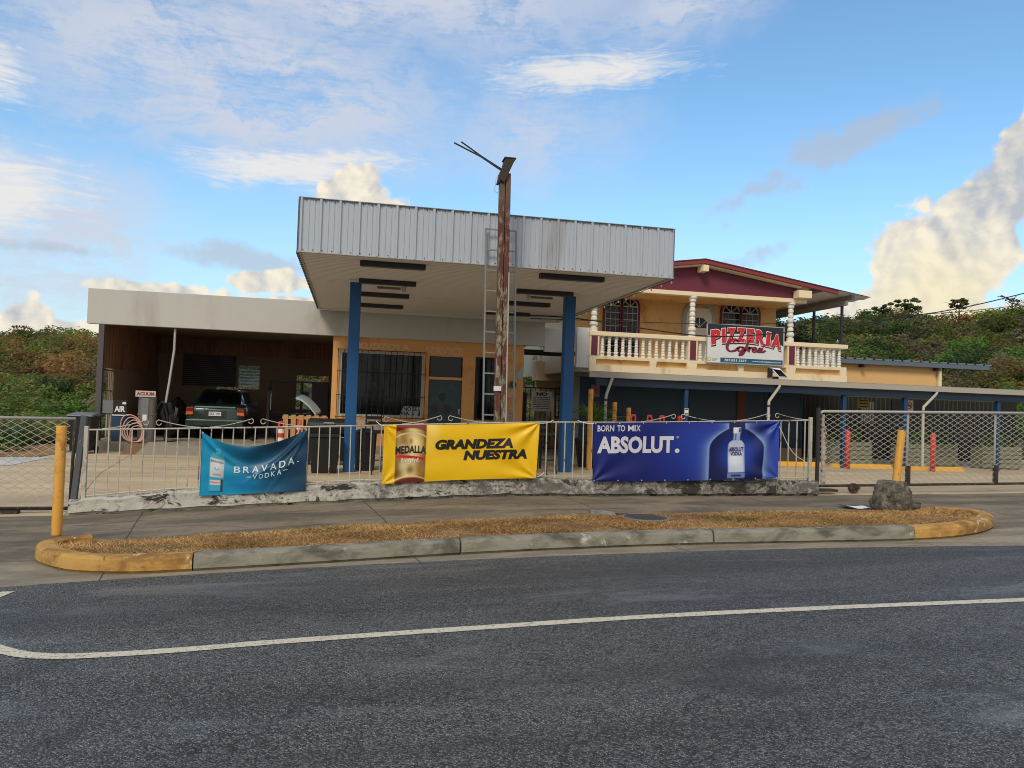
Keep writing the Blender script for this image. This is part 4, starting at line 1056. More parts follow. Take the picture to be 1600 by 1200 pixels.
# ================================================================== CANOPY
CX0, CX1, CY0, CY1, CZ0, CZ1 = -.87, 5.20, 11.96, 19.42, 3.72, 4.54
def canopy():
    t = thing('station_canopy', (2.1, 15.5, .15), 'white ribbed metal filling station canopy standing on two blue posts', 'canopy')
    def ribbed(x0, x1, y, z0, z1, axis, sgn):
        # trapezoid ribs every 0.27 m, two shallow beads between
        pts = []; L = x1-x0; n = round(L/.285); p = L/n
        for i in range(n):
            a = i*p
            for u, d in ((0, 0), (.0, .034), (.10, .034), (.15, 0), (.38, 0), (.41, .009), (.46, .009), (.49, 0), (.68, 0), (.70, .009), (.75, .009), (.78, 0), (.95, 0)):
                if u == 0 and d == 0: continue
                pts.append((x0+a+u*p, d if u else .034))
        pts.append((x1, .034))
        mb = MB(); P = []
        for z in (z0, z1):
            P.append([((q, y-sgn*d, z) if axis == 'x' else (y-sgn*d, q, z)) for q, d in pts])
        mb.grid(P); return mb
    o = ribbed(CX0, CX1, CY0, CZ0, CZ1, 'x', 1).build('fascia', M['canopy_sheet'], t)
    ribbed(CY0, CY1, CX0, CZ0, CZ1, 'y', 1).build('fascia', M['canopy_sheet'], t)
    ribbed(CY0, CY1, CX1, CZ0, CZ1, 'y', -1).build('fascia', M['canopy_sheet'], t)
    MB().box(CX0+.01, CX1-.01, CY0+.03, CY1, CZ0+.05, CZ1-.10).build('roof_deck', M['lightgrey'], t)
    # ceiling sheets: shallow boards running across
    mb = MB(); pts = []; y = CY0+.03
    while y < CY1-.11:
        pts += [(y, 0), (y+.118, 0), (y+.119, .05), (y+.137, .05)]; y += .138
    mb.grid([[(x, q, CZ0+.008+d) for q, d in pts] for x in (CX0+.02, CX1-.02)])
    mb.build('ceiling', M['soffit'], t)
    mb = MB()
    mb.box(CX0-.026, CX1+.026, CY0-.028, CY0+.02, CZ0-.012, CZ0+.004); mb.box(CX0-.028, CX0+.02, CY0+.021, CY1, CZ0-.012, CZ0+.004); mb.box(CX1-.02, CX1+.028, CY0+.021, CY1, CZ0-.012, CZ0+.004)
    mb.build('bottom_trim', M['lightgrey'], t)
    mb = MB(); mb.box(CX0-.026, CX1+.026, CY0-.030, CY0+.03, CZ1, CZ1+.012); mb.build('top_trim', M['grey_metal'], t)
    # wall cleat where the ceiling meets the station
    MB().box(CX0+.02, CX1-.02, CY1-.10, CY1-.02, CZ0-.035, CZ0+.006).build('cleat', M['soffit'], t)
    mb = MB(); x = CX0+.06
    while x < CX1: mb.lathe((x, CY0-.004, CZ0+.03), [(.010, -.014), (.006, -.02)], 6, 'y'); mb.lathe((x+.02, CY0-.004, CZ1-.03), [(.010, -.014), (.006, -.02)], 6, 'y'); x += .142
    mb.build('screws', M['dark_trim'], t)
    mb = MB(); y = CY0+.1
    while y < CY1: mb.box(CX0-.045, CX0-.005, y, y+.05, CZ0-.025, CZ0+.03); y += .19
    mb.build('sheet_edge', M['dark_trim'], t)
    for x, zb, nm in ((.0, .12, 0), (4.19, .18, 1)):
        MB().box(x-.105, x+.105, 14.52, 14.73, zb, CZ0).build('post', M['blue_post'], t, bevel=.012)
        MB().box(x-.17, x+.17, 14.46, 14.79, zb-.02, zb+.012).build('base_plate', M['blue_post'], t)
        MB().box(x-.13, x+.13, 14.40, 14.85, CZ0-.03, CZ0+.004).build('cap_plate', M['soffit'], t)
    for x0, x1 in ((.05, 1.10), (3.02, 4.15)):
        for y in (12.42, 14.28, 16.04, 17.93):
            f = MB().box(x0, x1, y-.065, y+.065, CZ0-.075, CZ0+.005).build('strip_light', M['dark_trim'], t, bevel=.006)
            MB().box(x0+.03, x1-.03, y-.045, y+.045, CZ0-.083, CZ0-.076).build('lens', mat('dead_lens', rgb(92, 90, 96), .3, .05), f if False else t)
    for x, s in ((.62, -1), (3.62, 1)):
        MB().box(x-.22, x+.22, 14.62, 14.68, CZ0-.10, CZ0-.06).build('bracket', M['grey_metal'], t)
        MB().lathe((x-s*.28, 14.62, CZ0-.10), [(.03, -.04), (.055, .05)], 12, 'z').build('floodlight', M['lightgrey'], t)
    # string of clear bulbs along the right edge
    s = thing('string_lights', (CX1+.04, 15.5, CZ0-.06), 'string of small clear bulbs along the right edge of the canopy', 'string lights')
    MB().tube([(CX1+.045, y_, CZ0-.012-.012*abs(math.sin(y_*5))) for y_ in lsp(CY0, CY1, 60)], .006, 5).build('wire', M['cable'], s)
    for k in range(17):
        y = CY0+.12+k*.44; z = CZ0-.03
        b = MB().lathe((CX1+.045, y, z), [(.004, -.045), (.015, -.038), (.018, -.024), (.012, -.008), (.009, 0)], 8).build('bulb', M['bulb'], s, smooth=True)
canopy()
def ladder():
    t = thing('steel_ladder', (2.2, 11.85, .3), 'grey steel ladder hooked to the front edge of the canopy', 'ladder')
    lm = mat('ladder_paint', rgb(132, 138, 134), .55, .12, 6., .06)
    for x in (1.985, 2.475): MB().bar((x+.06, 11.80, .55), (x, 11.86, 4.28), .024, .04, (0, 1, 0)).build('rail', lm, t)
    for k in range(12):
        z = 4.27-.327*k; d = .06*(4.28-z)/3.73
        MB().bar((2.0+d, 11.855-d, z), (2.46+d, 11.855-d, z), .022).build('rung', lm, t)
ladder()

# ================================================================== SERVICE STATION
YG = 19.5
def frame_rect(x0, x1, z0, z1, w, y0, y1):
    return MB().ring([(x0, z0), (x1, z0), (x1, z1), (x0, z1)], [(x0+w, z0+w), (x1-w, z0+w), (x1-w, z1-w), (x0+w, z1-w)], y0, y1)
def station():
    t = thing('service_station', (-.6, 22, .3), 'old service station with a wide white fascia, open garage bay and orange office', 'building')
    YB = 25.0
    MB().box(-6.14, 4.94, YG, YG+.16, 3.07, 3.90).build('fascia', M['fascia'], t, bevel=.008)
    MB().box(-6.13, 4.93, YG+.16, YG+.30, 3.10, 3.14).build('fascia_return', M['dark_trim'], t)
    MB().box(-6.0, 4.9, YG+.17, 26.0, 3.20, 3.36).build('roof', M['brownwall'], t)
    # slab and ramp
    MB().box(-5.98, 4.45, 19.30, 26.0, -.05, .33).build('floor_slab', M['slab'], t)
    MB().prismx([(17.95, .07), (19.305, .335), (19.305, -.02), (17.95, -.02)], -4.62, -.6).build('ramp', M['slab'], t)
    MB().prismx([(17.95, .05), (19.305, .325), (19.305, -.02), (17.95, -.02)], -4.95, -4.62).build('ramp_flank', mat('earthy_slab', rgb(126, 96, 70), .95, .25, 5., .4), t)
    # left side: post, brown sheeting, grille panel
    MB().box(-5.86, -5.74, 19.45, 19.57, .05, 3.07).build('post', mat('post_grey', rgb(84, 78, 80), .7, .15, 3., .1), t)
    mb = MB(); pts = []; y = 19.6
    while y < YB: pts += [(y, 0), (y+.06, .02), (y+.12, .02), (y+.18, 0)]; y += .24
    mb.grid([[(-5.84+d, q, z) for q, d in pts] for z in (2.05, 3.2)]); mb.build('side_sheet', M['brownsheet'], t)
    mb = MB().box(-5.9, -5.78, 20.55, YB, .33, 2.05).box(-5.9, -5.76, 20.42, 20.55, .33, 2.05); mb.build('side_wall', M['brownwall'], t)
    g = frame_rect(-.001, .001, 0, 0, 0, 0, 0) if False else None
    mb = MB()
    for k in range(6): mb.bar((-5.80, 19.68+k*.14, .4), (-5.80, 19.68+k*.14, 2.02), .010)
    for z in (.4, .95, 1.5, 2.0): mb.bar((-5.80, 19.6, z), (-5.80, 20.42, z), .022)
    mb.build('side_grille', M['black'], t)
    # back wall with openings
    bw = M['brownwall']
    lo = [(-5.9, -4.12, .33, 2.72), (-4.12, -3.44, .33, 1.49), (-3.46, -2.84, .33, 1.70), (-4.12, -3.48, 1.75, 2.72), (-3.48, -2.84, 2.44, 2.72), (-2.84, -1.72, .33, 2.72), (-1.72, -.74, .33, 1.12), (-1.72, -.74, 2.20, 2.72), (-.74, 4.4, .33, 2.72)]
    mb = MB()
    for a, b, c, d in lo: mb.box(a, b, YB, YB+.12, c, d)
    mb.build('back_wall', bw, t)
    mb = MB(); pts = []; x = -5.9
    while x < -.5: pts += [(x, 0), (x+.03, -.02), (x+.06, -.02), (x+.09, 0)]; x += .12
    mb.grid([[(q, YB+.02+d, z) for q, d in pts] for z in (2.72, 3.2)]); mb.build('gable_sheet', M['brownsheet'], t)
    mb = MB()
    for k in range(7):
        z = 1.77+k*.098; mb.hexa([(-3.46, YB+.04, z), (-2.86, YB+.04, z), (-2.86, YB+.13, z+.055), (-3.46, YB+.13, z+.055), (-3.46, YB+.04, z+.006), (-2.86, YB+.04, z+.006), (-2.86, YB+.13, z+.061), (-3.46, YB+.13, z+.061)])
    mb.build('louvres', M['inkwhite'], t)
    mb = MB()
    for k in range(16): mb.box(-5.1, -3.55, YB-.05, YB-.02, 1.76+k*.06, 1.76+k*.06+.05)
    mb.build('roller_shutter', M['dark_trim'], t)
    # office
    ow = M['office_wall']; y0, y1 = 19.62, 19.80
    parts = [(-.50, -.32, .33, 3.2), (-.32, 1.79, .33, 1.08), (-.32, 1.79, 2.72, 3.2), (1.79, 1.93, .33, 3.2), (1.93, 2.80, 2.68, 3.2), (1.93, 2.80, 2.08, 2.15), (2.80, 3.13, .33, 3.2), (3.13, 3.92, .33, 1.06), (3.13, 3.92, 2.71, 3.2), (3.92, 4.42, .33, 3.2)]
    mb = MB()
    for a, b, c, d in parts: mb.box(a, b, y0, y1, c, d)
    mb.build('office_front', ow, t)
    MB().box(-.50, -.34, y1, YB, .33, 3.2).build('office_side', ow, t)
    MB().box(4.26, 4.42, y1, YB, .33, 3.2).build('office_side', ow, t)
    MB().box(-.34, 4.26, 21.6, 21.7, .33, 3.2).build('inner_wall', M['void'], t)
    # big window with grille
    w = MB().box(-.30, 1.77, 19.70, 19.712, 1.10, 2.70).build('window', M['shopglass'], t)
    frame_rect(-.32, 1.79, 1.08, 2.72, .05, 19.63, 19.72).build('window_frame', M['lightgrey'], w)
    mb = MB()
    for k in range(16): x = -.36+k*2.19/15; mb.bar((x, 19.56, 1.05), (x, 19.56, 2.76), .014)
    for z in (1.06, 1.60, 2.2, 2.75): mb.bar((-.38, 19.555, z), (1.85, 19.555, z), .018)
    for x, z in ((-.38, 1.06), (1.85, 1.06), (-.38, 2.75), (1.85, 2.75)): mb.bar((x, 19.56, z), (x, 19.64, z), .02)
    mb.build('window_grille', M['black'], w)
    f = lambda u, v: (1.20+.50*u, 19.690, 1.10+.26*v)
    MB().prism([(1.22, 1.12), (1.70, 1.12), (1.74, 1.36), (1.32, 1.36)], 19.693, 19.699).build('notice', M['signgrey'], w)
    write('lettering', 'NO SE', (.24, .92, .56, .96), f, M['ink'], w, offset=.03); write('lettering', 'FIA', (.10, .55, .12, .48), f, M['ink'], w, offset=.03); write('lettering', 'A', (.64, .80, .12, .48), f, M['ink'], w, offset=.03)
    cur = mat('pale_curtain', rgb(48, 48, 52), .9, .2, 8., .1, stretch=(6, 6, .5)); MB().box(-.1, .42, 19.74, 19.76, 1.5, 2.68).box(.9, 1.2, 19.74, 19.76, 1.3, 1.9).build('curtain', cur, w)
    sf = thing('shop_shelf', (.7, 20.7, .33), 'dim shelf with boxes and bottles inside the office window', 'shelf')
    for z in (.9, 1.35, 1.8, 2.25): MB().box(-.2, 1.7, 20.55, 20.85, z, z+.03).build('board', M['brownwall'], sf)
    for x in (-.22, .75, 1.70): MB().box(x-.02, x+.02, 20.55, 20.86, .33, 2.5).build('upright', M['grey_metal'], sf)
    for k in range(22):
        x = -.12+(k % 8)*.23+random.uniform(-.03, .03); z = (.93, 1.38, 1.83)[k//8]; hh = random.uniform(.12, .32)
        MB().box(x-.06, x+.06, 20.60, 20.75, z, z+hh).build('box', [M['signgrey'], M['inkteal'], M['inkmaroon'], M['inkgold'], M['signwhite']][k % 5], sf)
    # door and transom
    d = MB().box(1.94, 2.79, 19.68, 19.72, .33, 2.08).build('door', M['tealdoor'], t)
    mb = MB()
    for x, z in ((2.30, 1.64), (2.10, 1.33), (2.42, 1.33)): mb.lathe((x, 19.672, z), [(.085, 0), (.105, .004), (.10, .009)], 18, 'y')
    mb.build('round_sticker', M['dark_trim'], d)
    MB().box(2.72, 2.76, 19.64, 19.69, 1.2, 1.34).build('handle', M['lightgrey'], d)
    MB().box(1.96, 2.77, 19.68, 19.70, 2.16, 2.67).build('transom', M['glass'], t)
    # right window
    w2 = MB().box(3.15, 3.90, 19.70, 19.712, 1.08, 2.70).build('window', M['shopglass'], t)
    frame_rect(3.13, 3.92, 1.06, 2.72, .045, 19.63, 19.72).build('window_frame', M['black'], w2)
    MB().box(3.33, 3.36, 19.60, 19.70, 1.08, 2.70).build('mullion', M['black'], w2)
    mb = MB()
    for k in range(6): mb.bar((3.2+k*.13, 19.6, 1.06), (3.2+k*.13, 19.6, 2.72), .012)
    mb.build('window_grille', M['black'], w2)
    # ghost lettering left over the openings
    gh = mat('ghost_lettering', rgb(220, 184, 152), .9, .1, 6., .1)
    for s, x0, x1, z0, z1 in (('KUDZO', .12, 1.05, 2.77, 2.95), ('LA', 1.10, 1.42, 2.77, 2.95), ('SERVICE', 1.82, 2.80, 2.73, 2.92)):
        write('faded_lettering', s, (x0, x1, z0, z1), lambda u, v: (u, 19.617, v), gh, t, offset=.03)
    # stone patch, meter, white patch, pipe
    MB().box(-.30, .9, 19.590, 19.618, .70, 1.0).build('stone_patch', M['pinkstone'], t)
    MB().box(3.75, 4.10, 19.590, 19.618, .45, 1.30).build('stone_patch', M['pinkstone'], t)
    m = MB().lathe((4.12, 19.50, 2.02), [(.10, 0), (.10, .11)], 18, 'y').build('electric_meter', M['grey_metal'], t)
    MB().lathe((4.12, 19.49, 2.02), [(.075, 0), (.08, .012)], 18, 'y').build('meter_glass', M['glass'], m)
    MB().box(4.0, 4.24, 19.56, 19.618, 1.66, 1.92).build('meter_box', M['office_wall'], t)
    MB().prism([(4.18, 2.26), (4.38, 2.12), (4.42, 2.54)], 19.605, 19.618).build('paint_patch', M['signgrey'], t)
    MB().tube([(-4.22, 19.62, 3.05), (-4.22, 19.62, 2.55), (-4.30, 19.62, 1.75), (-4.36, 19.62, 1.25)], .028, 8).build('hanging_pipe', M['lightgrey'], t)
    MB().tube([(-4.36, 19.62, 1.26), (-4.42, 19.62, 1.0), (-4.36, 19.62, .8)], .05, 8).build('pipe_end', M['black'], t)
    # white parapet joining the pizzeria and the covered passage
    MB().box(4.945, 5.70, YG+.02, YG+.14, 2.93, 3.55).build('passage_fascia', M['white'], t)
    MB().box(5.70, 6.03, 19.06, 19.2, 2.53, 3.58).build('passage_fascia', M['white'], t)
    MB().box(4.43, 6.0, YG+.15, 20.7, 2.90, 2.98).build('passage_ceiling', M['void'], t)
    # lit lamp head in the passage
    MB().lathe((4.80, 19.95, 2.74), [(.03, .1), (.075, 0), (.05, -.02)], 12).build('passage_lamp', M['inkwhite'], t)
station()
def passage():
    t = thing('passage_house', (6.2, 24, .3), 'pale cream house wall with white louvres at the back of the passage', 'building')
    MB().box(5.84, 9.0, 24.0, 24.2, .2, 2.30).build('wall', M['pale_wall'], t)
    MB().box(5.74, 9.0, 23.55, 24.2, 2.30, 2.92).build('balcony_parapet', M['pale_wall'], t)
    MB().box(5.95, 9.0, 24.0, 24.2, 2.92, 4.8).build('upper_wall', M['pale_wall'], t)
    w = MB().box(6.46, 6.95, 23.97, 23.985, 1.15, 2.1).build('window', M['glass'], t)
    mb = MB()
    for k in range(11): z = 1.17+k*.084; mb.hexa([(6.47, 23.90, z), (6.94, 23.90, z), (6.94, 23.96, z+.04), (6.47, 23.96, z+.04), (6.47, 23.90, z+.045), (6.94, 23.90, z+.045), (6.94, 23.96, z+.085), (6.47, 23.96, z+.085)])
    mb.build('louvres', M['inkwhite'], w)
    mb = MB()
    for k in range(5): mb.bar((6.46+k*.12, 23.86, 1.1), (6.46+k*.12, 23.86, 2.12), .016)
    for k in range(6): mb.bar((6.44, 23.86, 1.12+k*.19), (6.96, 23.86, 1.12+k*.19), .012)
    mb.build('grille', M['black'], w)
    w = MB().box(6.05, 6.35, 23.97, 23.985, .9, 1.3).build('window', M['inkwhite'], t)
    w3 = MB().box(6.5, 7.3, 23.97, 23.985, 3.75, 4.5).build('window', M['glass'], t)
    mb = MB()
    for k in range(5): z = 3.78+k*.14; mb.hexa([(6.5, 23.86, z), (7.3, 23.86, z), (7.3, 23.96, z+.06), (6.5, 23.96, z+.06), (6.5, 23.86, z+.02), (7.3, 23.86, z+.02), (7.3, 23.96, z+.08), (6.5, 23.96, z+.08)])
    mb.build('louvres', M['inkwhite'], w3)
    g = thing('iron_gate', (5.4, 21, .2), 'black iron bar gate closing the passage between the two buildings', 'gate')
    mb = MB()
    for k in range(11): x = 4.5+k*.15; mb.bar((x, 21, .2), (x, 21, 2.02), .02)
    mb.build('bars', M['black'], g)
    for z in (.3, 1.05, 2.0): MB().bar((4.42, 21, z), (6.05, 21, z), .035).build('rail', M['black'], g)
    MB().box(4.42, 4.86, 21.02, 21.06, .2, 1.85).build('sheet_panel', M['dark_trim'], g)
    s = thing('notice_board', (5.28, 20.93, 1.33), 'grey notice board headed NO on the passage gate', 'sign')
    MB().box(4.99, 5.56, 20.94, 20.96, 1.34, 1.90).build('board', M['signwhite'], s)
    f = lambda u, v: (4.99+.57*u, 20.935, 1.34+.56*v)
    write('lettering', 'NO', (.22, .78, .78, .96), f, M['ink'], s, offset=.05)
    mb = MB()
    for k in range(7):
        v = .68-k*.092; a = .07
        while a < .9:
            l = random.uniform(.05, .16); mb.add([f(a, v), f(min(a+l, .93), v), f(min(a+l, .93), v+.035), f(a, v+.035)], [(0, 1, 2, 3)]); a += l+.025
    mb.build('small_print', M['ink'], s, fixn=False)
passage()

# ================================================================== PIZZERIA
def arch(x0, x1, z0, zt, n=14):
    r = (x1-x0)/2; c = (x0+x1)/2; zs = zt-r
    return [(x0, z0), (x1, z0)]+[(c+r*math.cos(k*math.pi/n), zs+r*math.sin(k*math.pi/n)) for k in range(n+1)]
def turned(h, r):                          # profile of a turned baluster
    out = [(r*.95, 0), (r*.95, h*.06), (r*.55, h*.08)]
    n = 6
    for k in range(n):
        a = .10+.80*k/n; b = .80/n; rr = r*(1.0 if k == 0 else .82-.02*k)
        out += [(rr*.72, h*a), (rr, h*(a+b*.25)), (rr, h*(a+b*.70)), (rr*.72, h*(a+b*.98))]
    out += [(r*.6, h*.91), (r*.85, h*.93), (r*.85, h)]
    return out
def pizzeria():
    t = thing('pizzeria_building', (9.5, 22, .2), 'orange two storey pizzeria with a maroon gable and white turned balcony railing', 'building')
    Y0 = 19.0; YW = 20.6
    # ground floor
    MB().box(5.86, 12.40, 19.25, 19.5, .15, 2.40).box(7.5, 12.40, 19.5, 23.9, .15, 2.40).build('ground_floor_wall', M['navy'], t)
    for x0, x1, z0, z1 in ((6.62, 8.72, 1.36, 2.16), (9.0, 11.2, 1.30, 2.2), (11.4, 12.3, .2, 2.2)):
        p = MB().box(x0, x1, 19.215, 19.235, z0, z1).build('shutter', M['navy2'], t)
        frame_rect(x0-.05, x1+.05, z0-.05, z1+.05, .05, 19.20, 19.249).build('shutter_frame', M['navy'], p)
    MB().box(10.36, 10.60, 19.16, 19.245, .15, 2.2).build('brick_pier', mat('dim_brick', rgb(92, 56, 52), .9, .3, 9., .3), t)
    MB().box(9.0, 12.35, 19.18, 19.24, .18, .55).build('plinth', M['brownwall'], t)
    MB().box(5.66, 5.858, 19.22, 19.5, .15, 2.30).build('side_pier', M['grey_metal'], t)
    MB().box(5.64, 6.1, 19.05, 19.4, 2.302, 2.46).build('lintel', M['grey_metal'], t)
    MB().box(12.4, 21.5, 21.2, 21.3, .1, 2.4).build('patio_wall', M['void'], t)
    mb = MB()
    for k in range(44): x = 12.9+k*.16; mb.bar((x, 20.4, .2), (x, 20.4, 2.12), .02)
    for z in (.3, 1.1, 2.1): mb.bar((12.9, 20.4, z), (20, 20.4, z), .03)
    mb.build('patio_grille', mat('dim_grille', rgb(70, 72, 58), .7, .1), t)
    mb = MB().box(16.1, 17.5, 20.30, 20.36, .2, 2.05); mb.build('patio_door', M['black'], t)
    mb = MB()
    for k in range(5): mb.box(15.05+k*.09, 15.09+k*.09, 20.28, 20.33, 1.3, 1.95)
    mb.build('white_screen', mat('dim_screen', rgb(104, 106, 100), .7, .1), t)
    # awning: sheet, gutter, beam, posts, downpipes
    aw = MB(); pts = []; x = 5.42
    while x < 21.0: pts += [(x, 0), (x+.05, .03), (x+.10, .03), (x+.15, 0)]; x += .30
    aw.grid([[(q, y, z+d) for q, d in pts] for y, z in ((17.02, 2.315), (19.2, 2.43))]); aw.build('awning_sheet', M['roofgrey'], t)
    MB().box(5.40, 21.0, 16.97, 17.03, 2.205, 2.34).build('gutter', mat('gutter_paint', rgb(166, 160, 148), .6, .08, 1., .05, stretch=(1, 1, 4)), t)
    MB().box(5.6, 21.0, 17.06, 17.16, 2.02, 2.20).build('awning_beam', mat('beam_blue', rgb(14, 38, 60), .5, .1), t)
    for x in (7.9, 12.2, 13.97, 16.8, 19.6): MB().box(x-.05, x+.05, 17.10, 17.20, lot(x)-.02, 2.03).build('awning_post', mat('awning_post_blue', rgb(16, 58, 98), .5, .1), t, bevel=.006)
    for xs, x0 in ((5.97, 5.84), (10.31, 10.05), (14.80, 14.44)):
        MB().tube([(xs, 17.0, 2.21), (xs-.02, 17.02, 2.13), (x0+.01, 17.05, 1.80), (x0, 17.05, 1.70), (x0, 17.05, lot(x0)+.08), (x0+.06, 16.98, lot(x0)+.05)], .036, 10).build('downpipe', mat('downpipe_paint', rgb(188, 184, 172), .5, .1, 4., .05), t, smooth=True)
        MB().lathe((x0, 17.05, 1.66), [(.045, 0), (.045, .05)], 10).build('pipe_collar', M['dark_trim'], t)
    # balcony slab and its parapet base with orange recesses
    MB().box(6.03, 13.6, Y0, YW, 2.45, 2.62).build('balcony_slab', M['cream'], t)
    mb = MB().box(6.03, 13.58, Y0, Y0+.17, 2.775, 2.86)
    cuts = [6.03, 6.24, 7.90, 8.10, 8.80, 9.02] if False else None
    blocks = [(6.03, 6.20), (7.72, 7.88), (8.78, 9.04), (10.28, 10.42), (11.72, 11.98), (13.40, 13.58)]
    for a, b in blocks: mb.hexa([(a, Y0, 2.62), (b, Y0, 2.62), (b, Y0+.17, 2.62), (a, Y0+.17, 2.62), (a-.02 if a > 6.1 else a, Y0, 2.775), (b+.02 if b < 13.5 else b, Y0, 2.775), (b+.02 if b < 13.5 else b, Y0+.17, 2.775), (a-.02 if a > 6.1 else a, Y0+.17, 2.775)])
    mb.build('parapet_base', M['cream'], t)
    MB().box(6.1, 13.5, Y0+.11, Y0+.16, 2.60, 2.79).build('parapet_recess', M['orange_wall'], t)
    MB().box(6.01, 13.60, Y0-.03, Y0+.20, 3.38, 3.495).build('handrail', M['cream'], t, bevel=.012)
    for x in (6.15, 8.92, 11.86):
        MB().box(x-.13, x+.13, Y0-.01, Y0+.18, 2.86, 3.38).build('pedestal', M['cream'], t)
        MB().box(x-.085, x+.085, Y0-.022, Y0-.012, 2.87, 3.37).build('pedestal_panel', M['maroon'], t)
    b0 = None
    xs = [6.40+.189*k for k in range(13)]+[9.17+.189*k for k in range(14)]+[12.10+.185*k for k in range(8)]
    for x in xs:
        if b0 is None: b0 = MB().lathe((x, Y0+.085, 2.86), turned(.52, .062), 10).build('baluster', M['bal_white'], t)
        else:
            c = b0.copy(); COL.objects.link(c); c.parent = t; c.location = (x-xs[0], 0, 0)
    # side return of the balcony
    MB().box(13.43, 13.58, Y0+.2, YW+2, 3.38, 3.49).build('handrail', M['cream'], t)
    MB().box(13.43, 13.58, Y0+.2, YW+2, 2.62, 2.86).build('parapet_base', M['cream'], t)
    for k in range(12):
        c = b0.copy(); COL.objects.link(c); c.parent = t; c.location = (13.5-xs[0], .35+k*.19, 0)
    for x in (6.15, 8.92, 11.86):
        MB().lathe((x, Y0+.09, 3.49), [(.10, 0), (.10, .05)]+[(r*1.0, .05+h*1.0) for r, h in turned(.98, .105)]+[(.12, 1.05), (.12, 1.10)], 16).build('column', M['bal_white'], t)
    # upper walls
    pts = [(6.0, 2.5), (12.31, 2.5), (12.31, 4.92), (9.08, 5.40), (6.0, 4.95)]
    MB().prism(pts, YW, YW+.2).build('upper_wall', M['orange_wall'], t)
    MB().box(12.11, 12.31, YW+.2, 27.5, 2.5, 4.85).build('side_wall', M['orange_wall'], t)
    MB().box(6.0, 6.2, YW+.2, 27.5, 2.5, 4.85).build('side_wall', M['cream'], t)
    MB().box(5.95, 12.28, Y0-.02, Y0+.17, 4.585, 4.70).build('beam', M['cream'], t, bevel=.01)
    MB().box(5.95, 12.28, Y0+.17, YW, 4.62, 4.68).build('balcony_ceiling', M['orange_wall'], t)
    zr = lambda x: 5.44-.1445*abs(x-9.08)       # underside of the gable roof
    MB().prism([(5.95, 4.70), (12.0, 4.70), (12.0, zr(12.0)), (9.08, zr(9.08)), (5.95, zr(5.95))], Y0+.02, Y0+.14).build('gable', M['maroon'], t)
    # roof: red barge boards, pale soffit strip, metal sheeting beyond
    for s in (-1, 1):
        xe = 9.08+s*4.0
        MB().prism([(9.08, 5.44), (xe, zr(xe)), (xe, zr(xe)+.11), (9.08, 5.56)], 18.72, 18.80).build('barge_board', M['roof_red'], t)
        MB().prism([(9.08, 5.40), (9.08+s*2.9, zr(9.08+s*2.9)-.035), (9.08+s*2.9, zr(9.08+s*2.9)+.0), (9.08, 5.437)], 18.80, Y0+.02).build('soffit_strip', M['cream'], t)
        xe = 9.08+s*5.05
        R0 = []; y = 18.74; pts = []
        x = 0.
        mb = MB(); P = []
        k = 0
        yy = 18.74
        for xx in lsp(0, 5.05, 10): P.append([(9.08+s*xx, q, 5.565-.1445*xx+(.018 if (j % 4) in (1, 2) else 0)) for j, q in enumerate([18.70+.11*i for i in range(82)])])
        mb.grid(P)
        P2 = [[(a, b, c-.022) for a, b, c in r] for r in P]; mb.grid(P2)
        mb.build('roof_sheet', mat('roof_sheet', rgb(236, 232, 228), .5, .06, 1.5, .04), t)
        # purlins seen under the eaves
        for xx in (3.55, 4.55): MB().box(9.08+s*xx-.04, 9.08+s*xx+.04, 18.85, 27.6, 5.50-.1445*xx-.07, 5.533-.1445*xx).build('purlin', mat('purlin_grey', rgb(150, 140, 132), .8, .1), t)
    MB().box(9.0, 9.16, 18.66, YW, 5.22, 5.38).build('ridge_beam', M['cream'], t)
    MB().box(11.86, 12.26, 18.72, 18.98, 4.70, 4.90).build('beam_end', M['cream'], t)
    MB().box(13.44, 13.52, 18.9, 27.6, 4.60, 4.72).build('eaves_beam', mat('purlin_grey', rgb(150, 140, 132), .8, .1), t)
    for y in (19.12, 20.45, 23.2): MB().box(13.45, 13.51, y-.03, y+.03, 3.49, 4.60).build('eaves_post', M['dark_trim'], t)
    # arched windows
    for x0, x1, z0, zt in ((6.90, 7.98, 3.05, 4.70), (10.50, 11.77, 3.2, 4.75)):
        xm = (x0+x1)/2; w = None
        for a, b in ((x0+.05, xm-.01), (xm+.01, x1-.05)):
            o = arch(a, b, z0, zt-.05)
            p = MB().prism(o, YW-.025, YW-.012)
            if w is None: w = p.build('window', M['glass'], t)
            else: p.build('pane', M['glass'], w)
            r = (b-a)/2; c = (a+b)/2; zs = zt-.05-r
            po = arch(a-.06, b+.06, z0-.06, zt+.01); pi = o
            MB().ring(po, pi, YW-.06, YW-.001).build('window_frame', M['maroon'], w)
            mb = MB()
            for k in range(1, 4):
                th = k*math.pi/4; mb.bar((c+.10*r*math.cos(th), YW-.035, zs+.10*r*math.sin(th)), (c+r*.97*math.cos(th), YW-.035, zs+r*.97*math.sin(th)), .028)
            z = zs
            while z > z0:
                mb.bar((a, YW-.035, z), (b, YW-.035, z), .036 if z == zs else .020)
                z -= .19
            for k in (1, 2): mb.bar((a+(b-a)*k/3, YW-.03, z0), (a+(b-a)*k/3, YW-.03, zs-.03), .012)
            for xx in (a+.012, b-.012): mb.bar((xx, YW-.035, z0), (xx, YW-.035, zs), .024)
            n = 12
            for k in range(n): mb.bar((c+(r-.02)*math.cos(k*math.pi/n), YW-.035, zs+(r-.02)*math.sin(k*math.pi/n)), (c+(r-.02)*math.cos((k+1)*math.pi/n), YW-.035, zs+(r-.02)*math.sin((k+1)*math.pi/n)), .03)
            mb.build('window_bars', mat('frame_grey', rgb(170, 172, 176), .5, .05), w)
